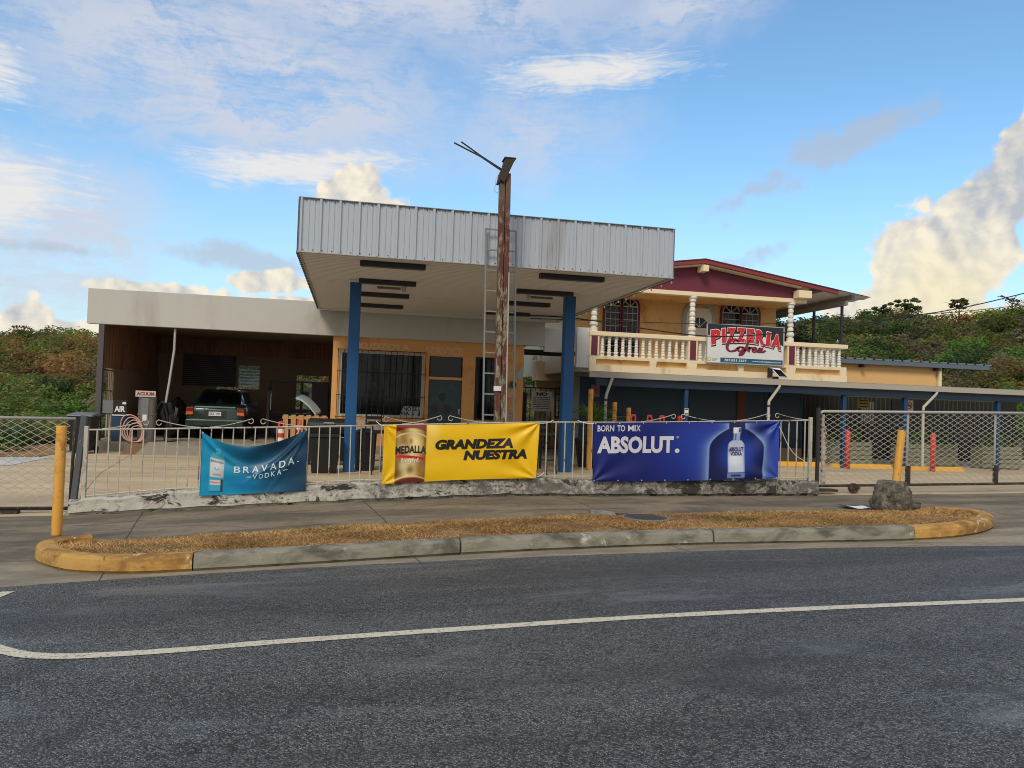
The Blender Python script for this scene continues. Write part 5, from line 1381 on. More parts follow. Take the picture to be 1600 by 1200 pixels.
    # door with a fanlight
    d = MB().box(9.40, 10.24, YW-.05, YW-.004, 2.62, 4.50).build('door', M['bal_white'], t)
    MB().ring(arch(9.30, 10.34, 2.62, 4.74), arch(9.42, 10.22, 2.62, 4.62), YW-.06, YW-.002).build('door_surround', M['signgrey'], d)
    MB().prism([(9.82+.30*math.cos(k*math.pi/14), 3.92+.30*math.sin(k*math.pi/14)) for k in range(15)], YW-.062, YW-.052).build('fanlight', M['glass'], d)
    mb = MB()
    for k in (1, 2, 3): mb.bar((9.82, YW-.068, 3.93), (9.82+.29*math.cos(k*math.pi/4), YW-.068, 3.93+.29*math.sin(k*math.pi/4)), .022)
    mb.build('glazing_bar', M['bal_white'], d)
    return t
pizzeria()
def pizzeria_sign():
    t = thing('pizzeria_sign', (10.42, 18.9, 2.82), 'white sign with red arched PIZZERIA lettering hung on the balcony railing', 'sign')
    x0, x1, z0, z1, y = 9.28, 11.55, 2.82, 3.86, 18.90
    MB().box(x0, x1, y, y+.035, z0, z1).build('board', M['signwhite'], t)
    F = lambda d: (lambda u, v: (x0+(x1-x0)*u, y-d, z0+(z1-z0)*v))
    top = [(.006, 1-.012), (.994, 1-.012), (.994, .48)]
    top += [(1-.6*k/20*1.0, .62+.16*math.sin(math.pi*(1-.0)*k/20*.5)) for k in range(0)]
    poly = [(.006, .988), (.994, .988), (.994, .50), (.90, .62), (.75, .72), (.5, .78), (.25, .76), (.10, .72), (.006, .70)]
    MB().add([F(.002)(*p) for p in poly], [tuple(range(len(poly)))]).build('dark_band', mat('ink_charcoal', rgb(38, 40, 44), .5, .03), t, fixn=False)
    def arc(u, v): return -.62*(u-.46)**2
    W = [('P', .045, .17), ('I', .185, .235), ('Z', .245, .365), ('Z', .375, .49), ('E', .505, .605), ('R', .625, .745), ('I', .765, .82), ('A', .835, .965)]
    for ch, a, b in W:
        for nm, m, d, g, du, dv in (('letter_shadow', M['ink'], .004, .016, .010, -.022), ('letter_outline', M['inkwhite'], .006, .010, 0, 0), ('lettering', M['inkred'], .008, 0, 0, 0)):
            def wp(p, q, u, v, du=du, dv=dv):
                c = (a+b)/2; s = (c-.46)*-.10
                return u+(v-.75)*s*1.2*(-1)+du, v+arc(u, v)+dv
            write(nm, ch, (a-g*.6, b+g*.6, .555-g*1.5, .93+g*1.5), F(d), m, t, offset=.06+g*1.2 if ch not in 'I' else .02, cuts=.34, warp=wp)
    mb = MB(); sh = MB()
    strokes = [([(.40, .565), (.385, .60), (.355, .60), (.335, .56), (.35, .52), (.38, .53)], .014), ([(.40, .565), (.36, .635), (.30, .60), (.255, .47), (.26, .36), (.30, .315), (.36, .345), (.40, .42)], .030),
               ([(.455, .42), (.42, .44), (.395, .38), (.415, .32), (.45, .35), (.462, .41), (.445, .44), (.49, .41)], .024), ([(.565, .60), (.55, .62), (.525, .56), (.49, .38), (.46, .26), (.42, .22), (.43, .28), (.50, .37), (.535, .41)], .022),
               ([(.535, .42), (.545, .45), (.54, .38), (.53, .32)], .022), ([(.535, .39), (.565, .44), (.59, .43)], .022), ([(.585, .37), (.62, .39), (.63, .435), (.605, .44), (.585, .38), (.60, .32), (.645, .35)], .022),
               ([(.645, .35), (.685, .44), (.68, .37), (.655, .325), (.69, .33)], .020), ([(.715, .44), (.695, .34), (.72, .33), (.755, .38)], .022), ([(.72, .47), (.75, .54)], .016)]
    for st, w in strokes:
        p = spline(st, 8); ribbon(mb, p, w*1.05, lambda u, v: F(.010)(u, v*1.0)); ribbon(sh, [(a+.008, b-.016) for a, b in p], w*1.15, F(.006))
    mb.build('script', M['inkmaroon'], t, fixn=False); sh.build('script_shadow', mat('ink_violet', rgb(92, 64, 96), .5, .03), t, fixn=False)
    MB().add([F(.002)(*p) for p in ((.175, .012), (.992, .012), (.992, .135), (.175, .135))], [(0, 1, 2, 3)]).build('phone_band', M['inkteal'], t, fixn=False)
    write('lettering', '787.851.1337', (.225, .515, .045, .105), F(.004), M['inkwhite'], t, offset=.02)
    write('lettering', 'www.cofresipizzeria.com', (.59, .97, .045, .095), F(.004), M['inkwhite'], t, offset=.02)
    MB().add([F(.003)(.03+.028*math.cos(k*math.pi/8), .075+.05*math.sin(k*math.pi/8)) for k in range(16)], [tuple(range(16))]).build('round_badge', M['inkgold'], t, fixn=False)
    MB().add([F(.005)(.032+.013*math.cos(k*math.pi/8), .078+.025*math.sin(k*math.pi/8)) for k in range(16)], [tuple(range(16))]).build('badge_centre', M['inkwhite'], t, fixn=False)
    mb = MB()
    for k in range(3): mb.add([F(.003)(*p) for p in ((.07, .10-.03*k), (.14-.01*k, .10-.03*k), (.14-.01*k, .112-.03*k), (.07, .112-.03*k))], [(0, 1, 2, 3)])
    mb.build('small_print', M['signgrey'], t, fixn=False)
    fr = frame_rect(x0-.012, x1+.012, z0-.012, z1+.012, .018, y-.012, y+.04); fr.build('frame', M['lightgrey'], t)
    s = thing('solar_floodlight', (11.3, 18.7, 2.46), 'small solar floodlight tilted on the awning below the pizzeria sign', 'floodlight')
    pn = MB().hexa([(11.22, 18.55, 2.50), (11.48, 18.55, 2.49), (11.48, 18.565, 2.475), (11.22, 18.565, 2.485), (11.08, 18.75, 2.74), (11.36, 18.75, 2.73), (11.36, 18.765, 2.715), (11.08, 18.765, 2.725)]).build('panel_frame', M['inkwhite'], s)
    MB().hexa([(11.23, 18.545, 2.515), (11.455, 18.545, 2.505), (11.455, 18.55, 2.50), (11.23, 18.55, 2.51), (11.12, 18.74, 2.725), (11.345, 18.74, 2.715), (11.345, 18.745, 2.71), (11.12, 18.745, 2.72)]).build('solar_cells', M['glass'], s)
    MB().box(11.02, 11.12, 18.70, 18.80, 2.47, 2.72).build('lamp_head', M['black'], s)
    MB().box(11.15, 11.3, 18.70, 18.76, 2.44, 2.50).build('bracket', M['black'], s)
pizzeria_sign()
def annex():
    t = thing('annex_building', (17, 22.5, .2), 'low orange annex with a grey sheet roof right of the pizzeria', 'building')
    MB().box(13.9, 19.1, 22.0, 27, .2, 3.24).build('wall', M['cream'] if False else mat('annex_wall', rgb(230, 184, 124), .85, .05, 1.2, .1), t)
    mb = MB(); pts = []; x = 13.6
    while x < 21.0: pts += [(x, 0), (x+.09, .0), (x+.12, .045), (x+.17, .045), (x+.20, 0)]; x += .35
    mb.grid([[(q, y, z+d) for q, d in pts] for y, z in ((21.75, 3.345), (27.4, 3.75))]); mb.build('roof', M['roofgrey'], t)
    MB().box(13.6, 20.98, 21.76, 21.82, 3.20, 3.343).build('fascia_board', mat('fascia_blue_grey', rgb(96, 108, 120), .6, .06), t)
    for x in (16.2, 19.0): MB().box(x-.04, x+.04, 21.72, 21.99, 3.10, 3.20).build('rafter_end', M['dark_trim'], t)
    MB().box(19.12, 19.24, 21.9, 22.02, .2, 3.2).build('corner_post', M['cream'], t)
annex()

# ================================================================== LOOSE THINGS
def car():
    """saloon seen from behind; built along +y from its rear bumper"""
    ox, oy, oz = -3.46, 21.05, .33
    t = thing('parked_car', (ox, oy, oz), 'dark green saloon car parked nose-in inside the garage bay', 'car')
    st = [(0., .56, .62, .38, .90), (.04, .70, .80, .30, .93), (.25, .80, .83, .22, 1.0), (.8, .83, .845, .19, 1.03), (1.6, .84, .85, .18, .96), (2.6, .84, .85, .18, .93), (3.4, .82, .84, .18, .86), (4.0, .74, .80, .24, .76), (4.25, .55, .66, .32, .66)]
    mb = MB(); P = []
    for y, wt, wm, zb, zt in st:
        h = zt-zb; sec = [(-wm*.86, zb), (-wm*.97, zb+.08*h), (-wm, zb+.35*h), (-wm, zb+.60*h), (-wm*.975, zb+.78*h), (-wt*.97, zb+.94*h), (-wt*.88, zt), (-wt*.45, zt+.012), (0, zt+.016)]
        sec = sec+[(-x, z) for x, z in sec[-2::-1]]
        P.append([(ox+x, oy+y, oz+z) for x, z in sec])
    mb.grid(P); k = len(P[0]); mb.f += [tuple(range(k)), tuple((len(P)-1)*k+j for j in range(k))[::-1]]
    mb.build('body', M['cargreen'], t, smooth=True, bevel=0)
    t.scale = (.90, .90, .90)
    # cabin
    cb = [(.62, .62, .70, 1.00, 1.02), (1.05, .57, .69, 1.00, 1.40), (1.45, .56, .69, .98, 1.455), (2.2, .56, .69, .95, 1.45), (2.75, .57, .69, .93, 1.36), (3.3, .62, .70, .90, .93)]
    mb = MB(); P = []
    for y, wt, wb_, zb, zt in cb:
        P.append([(ox+x, oy+y, oz+z) for x, z in [(-wb_, zb), (-wt, zt-.05*(zt-zb)), (-wt*.85, zt), (0, zt+.015), (wt*.85, zt), (wt, zt-.05*(zt-zb)), (wb_, zb)]])
    mb.grid(P).build('cabin', M['cargreen'], t, smooth=False)
    gl = M['glass']
    MB().add([(ox-.60, oy+.635, oz+1.045), (ox+.60, oy+.635, oz+1.045), (ox+.50, oy+1.0, oz+1.375), (ox-.50, oy+1.0, oz+1.375)], [(0, 1, 2, 3)]).build('rear_window', gl, t)
    for s in (-1, 1):
        for (a, za), (b, zb_), nm in (((1.08, 1.02), (1.85, 1.39), 'side_window'), ((1.93, 1.0), (2.68, 1.34), 'side_window')):
            MB().add([(ox+s*.692, oy+a, oz+za), (ox+s*.692, oy+b, oz+za-.02), (ox+s*.583, oy+b-.05, oz+1.39 if nm else 0), (ox+s*.583, oy+a+.12, oz+1.385)], [(0, 1, 2, 3)]).build(nm, gl, t)
        lt = MB().hexa([(ox+s*.60, oy-.03, oz+.68), (ox+s*.815, oy+.0, oz+.68), (ox+s*.845, oy+.20, oz+.68), (ox+s*.60, oy+.06, oz+.68), (ox+s*.60, oy-.02, oz+.92), (ox+s*.795, oy+.01, oz+.92), (ox+s*.82, oy+.20, oz+.92), (ox+s*.60, oy+.08, oz+.92)]).build('tail_light', M['lampred'], t, bevel=.01)
        MB().hexa([(ox+s*.60, oy-.028, oz+.72), (ox+s*.79, oy-.012, oz+.70), (ox+s*.79, oy+.03, oz+.70), (ox+s*.60, oy+.03, oz+.70), (ox+s*.60, oy-.026, oz+.79), (ox+s*.785, oy-.008, oz+.79), (ox+s*.785, oy+.03, oz+.79), (ox+s*.60, oy+.03, oz+.79)]).build('indicator', M['lampamber'], lt)
        MB().hexa([(ox+s*.74, oy+1.95, oz+1.0), (ox+s*.92, oy+2.0, oz+1.0), (ox+s*.92, oy+2.1, oz+1.0), (ox+s*.74, oy+2.1, oz+1.0), (ox+s*.74, oy+1.95, oz+1.12), (ox+s*.92, oy+2.0, oz+1.12), (ox+s*.92, oy+2.1, oz+1.12), (ox+s*.74, oy+2.1, oz+1.12)]).build('mirror', M['cargreen'], t)
        for y in (.82, 3.35):
            w = MB().lathe((ox+s*.70, oy+y, oz+.30), [(.19, -.08), (.29, -.10), (.30, -.08), (.30, .08), (.29, .10), (.19, .08)], 22, 'x').build('wheel', M['rubber'], t, smooth=False)
            MB().lathe((ox+s*.70+s*.075, oy+y, oz+.30), [(.19, 0), (.12, s*.02), (.04, s*.03)], 18, 'x').build('rim', M['silver'], w)
    MB().hexa([(ox-.80, oy-.06, oz+.36), (ox+.80, oy-.06, oz+.36), (ox+.84, oy+.2, oz+.36), (ox-.84, oy+.2, oz+.36), (ox-.80, oy-.06, oz+.58), (ox+.80, oy-.06, oz+.58), (ox+.84, oy+.2, oz+.58), (ox-.84, oy+.2, oz+.58)]).build('bumper', M['cargreen'], t, bevel=.04)
    MB().box(ox-.56, ox+.56, oy-.03, oy+.05, oz+.905, oz+.955).build('boot_lip', mat('lip_sheen', rgb(110, 128, 128), .3, .04, 1., 0), t, bevel=.015)
    p = MB().box(ox-.17, ox+.17, oy-.045, oy-.03, oz+.68, oz+.80).build('number_plate', M['inkwhite'], t)
    MB().box(ox-.30, ox+.30, oy-.028, oy+.02, oz+.64, oz+.84).build('plate_recess', M['dark_trim'], t)
    write('lettering', 'EST 199', (.08, .92, .2, .8), lambda u, v: (ox-.17+.34*u, oy-.048, oz+.68+.12*v), M['inkteal'], p, offset=.02)
car()
def garage_things():
    # vacuum
    x, y, z = -4.74, 19.55, .33
    t = thing('coin_vacuum', (x, y, z), 'silver coin vacuum cylinder with a red lettered sign on the slab', 'vacuum')
    MB().lathe((x, y, z), [(.20, 0), (.20, .62), (.215, .63), (.215, .66), (.20, .67), (.20, 1.04), (.18, 1.08)], 24).build('drum', M['silver'], t, smooth=False)
    MB().box(x-.075, x+.075, y-.225, y-.19, z+.12, z+1.02).build('front_panel', M['grey_metal'], t, bevel=.006)
    MB().box(x-.045, x+.045, y-.235, y-.225, z+.50, z+.64).build('coin_plate', M['signwhite'], t)
    s = MB().box(x-.22, x+.22, y-.235, y-.205, z+1.06, z+1.20).build('sign', mat('aged_sign', rgb(196, 184, 178), .6, .12, 6.), t)
    write('lettering', 'ACUUM', (.05, .93, .2, .82), lambda u, v: (x-.22+.44*u, y-.238, z+1.06+.14*v), mat('faded_red', rgb(150, 52, 56), .6, .1), s, offset=.05)
    MB().tube(spline([(x+.19, y, z+.75), (x+.34, y-.02, z+.95), (x+.46, y, z+.5), (x+.42, y, z+.06), (x+.7, y-.05, z+.05)], 8), .03, 8).build('suction_hose', M['black'], t, smooth=True)
    # air pump
    x, y = -5.42, 19.42
    t = thing('air_machine', (x, y, .33), 'dark blue tyre air machine with a black AIR sign and coiled hose', 'air pump')
    MB().box(x-.02, x+.34, y-.12, y+.14, .33, .92).build('cabinet', M['navy'], t, bevel=.01)
    s = MB().box(x+.0, x+.30, y-.15, y-.12, .98, 1.30).build('sign', M['ink'], t)
    MB().box(x-.22, x+.0, y-.15, y-.10, .98, 1.28).build('control_box', M['grey_metal'], t)
    MB().box(x-.02, x+.34, y-.14, y-.12, .93, .955).build('shelf', M['signwhite'], t)
    write('lettering', 'AIR', (.12, .88, .12, .55), lambda u, v: (x+.0+.30*u, y-.153, .98+.32*v), M['inkwhite'], s, offset=.03)
    MB().box(x+.2, x+.28, y-.155, y-.15, 1.20, 1.25).build('sticker', M['signwhite'], s)
    for dx in (-.14, -.06): MB().tube([(x+dx, y-.1, .33), (x+dx, y-.1, .98)], .015, 6).build('pipe', M['lightgrey'], t)
    for k in range(5):
        c = (x+.42+.035*k, .64-.03*k); rx, rz = .235-.02*k, .33-.035*k; tl = .35-.12*k
        pts = []
        for j in range(29):
            a = 2*math.pi*j/28; p, q = rx*math.cos(a), rz*math.sin(a)
            pts.append((c[0]+p*math.cos(tl)-q*math.sin(tl)+.012*math.sin(3*a+k), y-.17-.015*k-.01*math.sin(2*a), c[1]+p*math.sin(tl)+q*math.cos(tl)))
        MB().tube(pts, .013, 7).build('hose', M['hose'], t, smooth=True)
    # wheelie bin by the left post
    x, y = -5.78, 18.5; z = G(x, y)
    t = thing('wheeled_bin', (x, y, z), 'black wheeled rubbish bin standing left of the garage post', 'bin')
    MB().hexa([(x-.20, y-.22, z+.06), (x+.20, y-.22, z+.06), (x+.20, y+.22, z+.06), (x-.20, y+.22, z+.06), (x-.25, y-.28, z+.82), (x+.25, y-.28, z+.82), (x+.25, y+.28, z+.82), (x-.25, y+.28, z+.82)]).build('body', M['blackplastic'], t, bevel=.02)
    MB().hexa([(x-.27, y-.31, z+.82), (x+.27, y-.31, z+.82), (x+.27, y+.30, z+.84), (x-.27, y+.30, z+.84), (x-.25, y-.29, z+.86), (x+.25, y-.29, z+.86), (x+.25, y+.28, z+.90), (x-.25, y+.28, z+.90)]).build('lid', mat('bin_lid', rgb(96, 100, 106), .5, .1), t, bevel=.01)
    for s in (-1, 1): MB().lathe((x+s*.22, y+.2, z+.08), [(.08, -.025), (.08, .025)], 14, 'x').build('wheel', M['rubber'], t)
    # dark clutter inside the bay: a covered motorbike shape, tyre stacks, shelving
    from mathutils import noise as nz
    def heap(name, c, r, m, seed, label, cat):
        bm = bmesh.new(); bmesh.ops.create_icosphere(bm, subdivisions=3, radius=1.)
        for v in bm.verts:
            n = nz.noise(v.co*1.7+Vector((seed, 0, 0)))*.30+nz.noise(v.co*4+Vector((0, seed, 0)))*.12
            v.co = Vector((c[0]+v.co.x*r[0]*(1+n), c[1]+v.co.y*r[1]*(1+n), c[2]+r[2]*max(v.co.z*(1+n), -.85)))
        mb = MB(); mb.v = [tuple(v.co) for v in bm.verts]; bm.verts.index_update(); mb.f = [tuple(v.index for v in f.verts) for f in bm.faces]; bm.free()
        o = mb.build(name, m); tag(o, label, cat)
    heap('covered_machine', (-4.55, 21.6, .80), (.30, .5, .55), M['blackplastic'], 3, 'black tarpaulin bundle standing behind the vacuum cylinder', 'bundle')
    heap('scrap_heap', (-1.75, 22.2, .60), (.42, .5, .34), M['dark_trim'], 8, 'low dark heap of parts right of the parked car', 'heap')
    heap('oil_drum_cover', (-5.2, 22.9, .75), (.35, .4, .5), M['rustdark'], 12, 'rusty covered drum against the brown side wall', 'drum')
    t = thing('engine_hoist', (-2.2, 21.4, .33), 'black engine hoist standing between the car and the rack', 'hoist')
    MB().bar((-2.2, 21.6, .35), (-2.2, 21.6, 1.75), .07).build('mast', M['black'], t); MB().bar((-2.2, 21.65, 1.72), (-2.05, 20.7, 1.62), .06).build('boom', M['black'], t)
    for s_ in (-.3, .3): MB().bar((-2.2+s_, 21.8, .38), (-2.2+s_, 20.7, .38), .06).build('leg', M['black'], t)
    MB().tube([(-2.05, 20.72, 1.6), (-2.05, 20.72, 1.15)], .012, 6).build('chain', M['grey_metal'], t)
    # tyres
    t0 = None
    for k, (x, y, z, l) in enumerate(((-4.4, 23.6, .33, 'bottom tyre of the stack at the back of the garage'), (-4.4, 23.6, .52, 'middle tyre of the stack at the back of the garage'), (-4.42, 23.58, .71, 'top tyre of the stack at the back of the garage'))):
        if t0 is None:
            t0 = MB().lathe((0, 0, 0), [(.19, 0), (.28, .0), (.31, .04), (.31, .15), (.28, .19), (.19, .19), (.18, .1)], 24).build('tyre', M['rubber'], base=(0, 0, 0)); o = t0
        else: o = t0.copy(); COL.objects.link(o)
        o.location = (x, y, z); tag(o, l, 'tyre', 'stacked tyres in the garage')
    t = thing('metal_rack', (-1.9, 23.4, .33), 'black open metal rack by the back opening of the garage', 'rack')
    for x in (-2.35, -1.45, -.7):
        for y in (23.2, 23.7): MB().box(x-.025, x+.025, y-.025, y+.025, .33, 1.98).build('upright', M['black'], t)
    for z in (1.0, 1.45, 1.95): MB().box(-2.38, -.68, 23.18, 23.72, z-.02, z+.02).build('shelf', M['black'], t)
    MB().box(-1.15, -.68, 23.15, 23.2, 1.02, 1.92).build('back_board', M['dark_trim'], t)
    MB().box(-1.45, -1.25, 23.3, 23.5, 1.47, 1.66).build('tin', M['dark_trim'], t)
    # pale blue bonnet panel leaning by the rack
    t = thing('car_bonnet', (-1.15, 20.9, .33), 'loose pale blue car bonnet propped up in the garage bay', 'car panel')
    P = []
    for i in range(9):
        u = i/8
        P.append([(-1.42+.52*u+.03*j, 20.6+.10*j, 1.50-.42*u**1.7+.02*j) for j in range(5)])
    P2 = [[(a, b, c-.05) for a, b, c in r] for r in P]
    mb = MB(); mb.grid(P); mb.grid(P2)
    for i in range(8): mb.add([P[i][0], P[i+1][0], P2[i+1][0], P2[i][0]], [(0, 1, 2, 3)])
    mb.build('skin', M['paleblue'], t, smooth=True)
    MB().bar((-1.0, 20.9, .33), (-1.1, 20.9, 1.16), .05).build('prop', M['black'], t)
    t = thing('pallet_wall', (-1.1, 20.2, .33), 'upright pale wooden pallet behind the black bins', 'pallet')
    for k in range(6): MB().box(-1.68+.19*k, -1.56+.19*k, 20.2, 20.22, .36, 1.05).build('slat', M['wood'], t)
    for z in (.42, .72, .98): MB().box(-1.70, -.58, 20.22, 20.30, z-.04, z+.04).build('bearer', M['wood'], t)
garage_things()
def forecourt_things():
    # black drums and a grill behind the railing
    x, y = -.42, 14.45; z = G(x, y)
    t = thing('black_bin', (x, y, z), 'tall black plastic bin left of the left canopy post', 'bin')
    MB().hexa([(x-.24, y-.2, z), (x+.20, y-.2, z), (x+.20, y+.2, z), (x-.24, y+.2, z), (x-.30, y-.25, z+.66), (x+.24, y-.25, z+.66), (x+.24, y+.25, z+.66), (x-.30, y+.25, z+.66)]).build('body', M['blackplastic'], t, bevel=.02)
    MB().hexa([(x-.33, y-.28, z+.66), (x+.27, y-.28, z+.66), (x+.27, y+.28, z+.66), (x-.33, y+.28, z+.66), (x-.29, y-.24, z+.70), (x+.23, y-.24, z+.70), (x+.23, y+.24, z+.70), (x-.29, y+.24, z+.70)]).build('lid', M['blackplastic'], t)
    x, y = .30, 14.95; z = G(x, y)
    t = thing('black_bin', (x, y, z), 'narrow black plastic bin tucked right behind the left canopy post', 'bin')
    MB().lathe((x, y, z), [(.18, 0), (.21, .7), (.23, .71), (.23, .74), (.20, .76), (.1, .80)], 20).build('body', M['blackplastic'], t)
    x, y = -.45, 16.2; z = G(x, y)
    t = thing('barbecue', (x, y, z), 'large black drum barbecue with a chrome lid handle', 'barbecue')
    MB().lathe((x-.42, y, z+.76), [(.05, 0), (.17, .02), (.19, .06), (.19, .78), (.17, .82), (.05, .84)], 22, 'x').build('drum', M['blackplastic'], t, smooth=False)
    for a in (-.36, .36):
        for b in (-.15, .15): MB().box(x+a-.025, x+a+.025, y+b-.025, y+b+.025, z, z+.7).build('leg', M['black'], t)
    MB().box(x-.40, x+.40, y-.18, y+.18, z+.08, z+.55).build('cupboard', M['blackplastic'], t)
    MB().tube([(x-.08, y-.17, z+.85), (x-.06, y-.23, z+.86), (x+.12, y-.23, z+.86), (x+.14, y-.17, z+.85)], .013, 6).build('handle', M['galv'], t)
    # bar stools
    def stool(name_loc, label):
        t = thing('bar_stool', (0, 0, 0), label, 'bar stool', 'black bar stools on the forecourt')
        MB().box(-.19, .19, -.17, .17, .74, .79).build('seat', M['black'], t, bevel=.015)
        for s in (-1, 1):
            MB().tube([(s*.16, -.14, .74), (s*.19, -.18, .30), (s*.215, -.20, 0)], .014, 6).build('leg', M['black'], t)
            MB().tube([(s*.16, .15, 1.08), (s*.17, .16, .74), (s*.215, .20, 0)], .014, 6).build('leg', M['black'], t)
            MB().bar((s*.20, -.19, .28), (s*.20, .19, .28), .02).build('stretcher', M['black'], t)
        MB().bar((-.20, -.185, .26), (.20, -.185, .26), .02).build('stretcher', M['black'], t)
        for z in (.90, 1.02): MB().box(-.165, .165, .15, .172, z-.03, z+.03).build('back_slat', M['black'], t)
        t.location = name_loc; return t
    a = stool((.50, 14.3, G(.5, 14.3)), 'black bar stool half hidden at the left end of the yellow banner'); a.rotation_euler.z = .5
    dup(a, (3.62, 14.2, G(3.6, 14.2)), 'black bar stool half hidden at the right end of the yellow banner', 2.4)
    t = thing('high_table', (.85, 15.3, .14), 'black high bar table behind the yellow banner', 'table')
    MB().box(.35, 1.75, 15.0, 15.6, 1.02, 1.07).build('top', M['black'], t)
    for x in (.42, 1.68):
        for y in (15.06, 15.54): MB().box(x-.02, x+.02, y-.02, y+.02, .15, 1.02).build('leg', M['black'], t)
    t = thing('high_table', (3.3, 15.6, .18), 'black high bar table left of the right canopy post', 'table')
    MB().box(2.75, 3.95, 15.3, 15.9, 1.06, 1.11).build('top', M['black'], t)
    for x in (2.82, 3.88):
        for y in (15.36, 15.84): MB().box(x-.02, x+.02, y-.02, y+.02, .17, 1.06).build('leg', M['black'], t)
    # loop-top delineators
    def delin():
        t = thing('delineator', (0, 0, 0), 'x', 'delineator', 'orange loop-top traffic delineators')
        MB().lathe((0, 0, 0), [(.17, 0), (.17, .05), (.07, .07)], 10).build('base', M['rubber'], t)
        MB().lathe((0, 0, .05), [(.062, 0), (.050, .85), (.050, .86)], 14).build('tube', M['orangeplastic'], t, smooth=True)
        MB().ring([(-.055+0, .90), (.055, .90), (.06, 1.0), (.045, 1.05), (-.045, 1.05), (-.06, 1.0)], [(-.025, .93), (.025, .93), (.03, .99), (.02, 1.015), (-.02, 1.015), (-.03, .99)], -.02, .02).build('loop', M['orangeplastic'], t, bevel=.006)
        for z in (.55, .76): MB().lathe((0, 0, z), [(.0575, 0), (.0560, .10)], 14).build('reflector', M['whiteplastic'], t)
        return t
    d = delin()
    loc = [(-1.38, 16.3, 'orange delineator nearest the teal banner, with a wide loop handle'), (-1.18, 18.6, 'orange delineator by the wooden pallet, behind the teal banner corner'),
           (5.60, 14.6, 'leftmost orange delineator peeping over the blue banner'), (5.95, 14.6, 'second orange delineator from the left over the blue banner'),
           (6.26, 14.7, 'third orange delineator from the left over the blue banner'), (6.66, 14.7, 'orange delineator beside the scroll in the middle of the blue banner'), (8.30, 14.4, 'rightmost orange delineator, low behind the bottle end of the blue banner')]
    for i, (x, y, l) in enumerate(loc):
        hs = [.82, .80, 1.13, 1.13, 1.13, 1.13, 1.08][i]
        if i == 0: d.location = (x, y, G(x, y)); d['label'] = l; d.scale = (1.2, 1.2, hs)
        else:
            o = dup(d, (x, y, G(x, y)), l, random.uniform(-.5, .5) if i > 1 else 0); o.scale = (.95, .95, hs)
    # spiky plant in a black pot
    x, y = 5.15, 15.9; z = G(x, y)
    t = thing('potted_plant', (x, y, z), 'spiky green dracaena in a large black pot beside the right canopy post', 'potted plant')
    MB().lathe((x, y, z), [(.28, 0), (.36, .55), (.39, .56), (.39, .62), (.34, .62), (.33, .56)], 24).build('pot', M['blackplastic'], t)
    MB().lathe((x, y, z+.5), [(.33, 0), (.33, .05), (.01, .06)], 18).build('compost', M['soil'], t)
    MB().tube([(x, y, z+.5), (x+.02, y, z+.95)], [.035, .03], 8).build('stem', M['bark'], t)
    V = []; F = []; C = []
    for k in range(64):
        a = k*2.399; e = R(random.uniform(2, 72)); L = random.uniform(.6, .92); w = random.uniform(.026, .040)
        b = np.array((x+.02, y, z+.86+.16*(k/64))); g = np.array(rgb(104, 142, 66))*random.uniform(.6, 1.3)
        base = len(V)
        for j in range(6):
            u = j/5; r = L*u*math.cos(e); h = L*u*math.sin(e)-.32*u*u*L
            ww = w*(1-u**2.2)+.002
            px, py = b[0]+r*math.cos(a), b[1]+r*math.sin(a)
            V += [(px-ww*math.sin(a), py+ww*math.cos(a), b[2]+h), (px, py, b[2]+h-.010), (px+ww*math.sin(a), py-ww*math.cos(a), b[2]+h)]
            C += [g, g*.8, g]
        for j in range(5):
            i = base+3*j; F += [(i, i+1, i+4, i+3), (i+1, i+2, i+5, i+4)]
    colmesh('leaves', V, F, C, M['leafplant'], parent=t)
    # planter boxes under the awning, each with a plant
    def planter(x, y, w, lab, hgt=.60, plant=True):
        z = lot(x)
        t = thing('planter_box', (x, y, z), lab, 'planter', 'slatted planters under the awning')
        for k in range(5): MB().box(x-w/2, x+w/2, y-.02, y+.02, z+.05+k*.12, z+.05+k*.12+.10).build('slat', M['planter'], t)
        for s in (-1, 1): MB().box(x+s*(w/2-.04)-.03, x+s*(w/2-.04)+.03, y+.02, y+.07, z, z+.68).build('leg', M['planter'], t)
        MB().box(x-w/2, x+w/2, y+.07, y+.4, z+.08, z+.60).build('trough', M['planter'], t)
        if plant:
            V = []; F = []; C = []; n = 170
            for k in range(n):
                px, py, pz = x+random.gauss(0, w*.22), y+.22+random.gauss(0, .13), z+.60+abs(random.gauss(0, hgt*.33))
                q = Vector((random.gauss(0, 1), random.gauss(0, 1), random.gauss(0, 1))).normalized(); r = q.orthogonal().normalized(); s_ = random.uniform(.035, .075)
                c = q.cross(r); i = len(V)
                for a, b in ((-1, -.4), (1, -.4), (1, .4), (-1, .4)): V.append((px+(r.x*a+c.x*b)*s_, py+(r.y*a+c.y*b)*s_, pz+(r.z*a+c.z*b)*s_))
                F.append((i, i+1, i+2, i+3)); g = np.array(rgb(96, 124, 52))*random.uniform(.55, 1.25); C += [g]*4
            colmesh('leaves', V, F, C, M['leafplant'], parent=t)
    planter(13.15, 18.1, 1.2, 'grey-green slatted planter right of the red bollard nearer the railing', .35)
    planter(15.0, 17.9, 1.0, 'grey-green slatted planter with tall leaves beside the farther red bollard', .9)
    planter(17.8, 18.0, 1.3, 'grey-green slatted planter with bright leaves by the right-hand blue awning post', .7)
    planter(16.35, 18.6, 1.1, 'dark planter between the two right awning posts', .6)
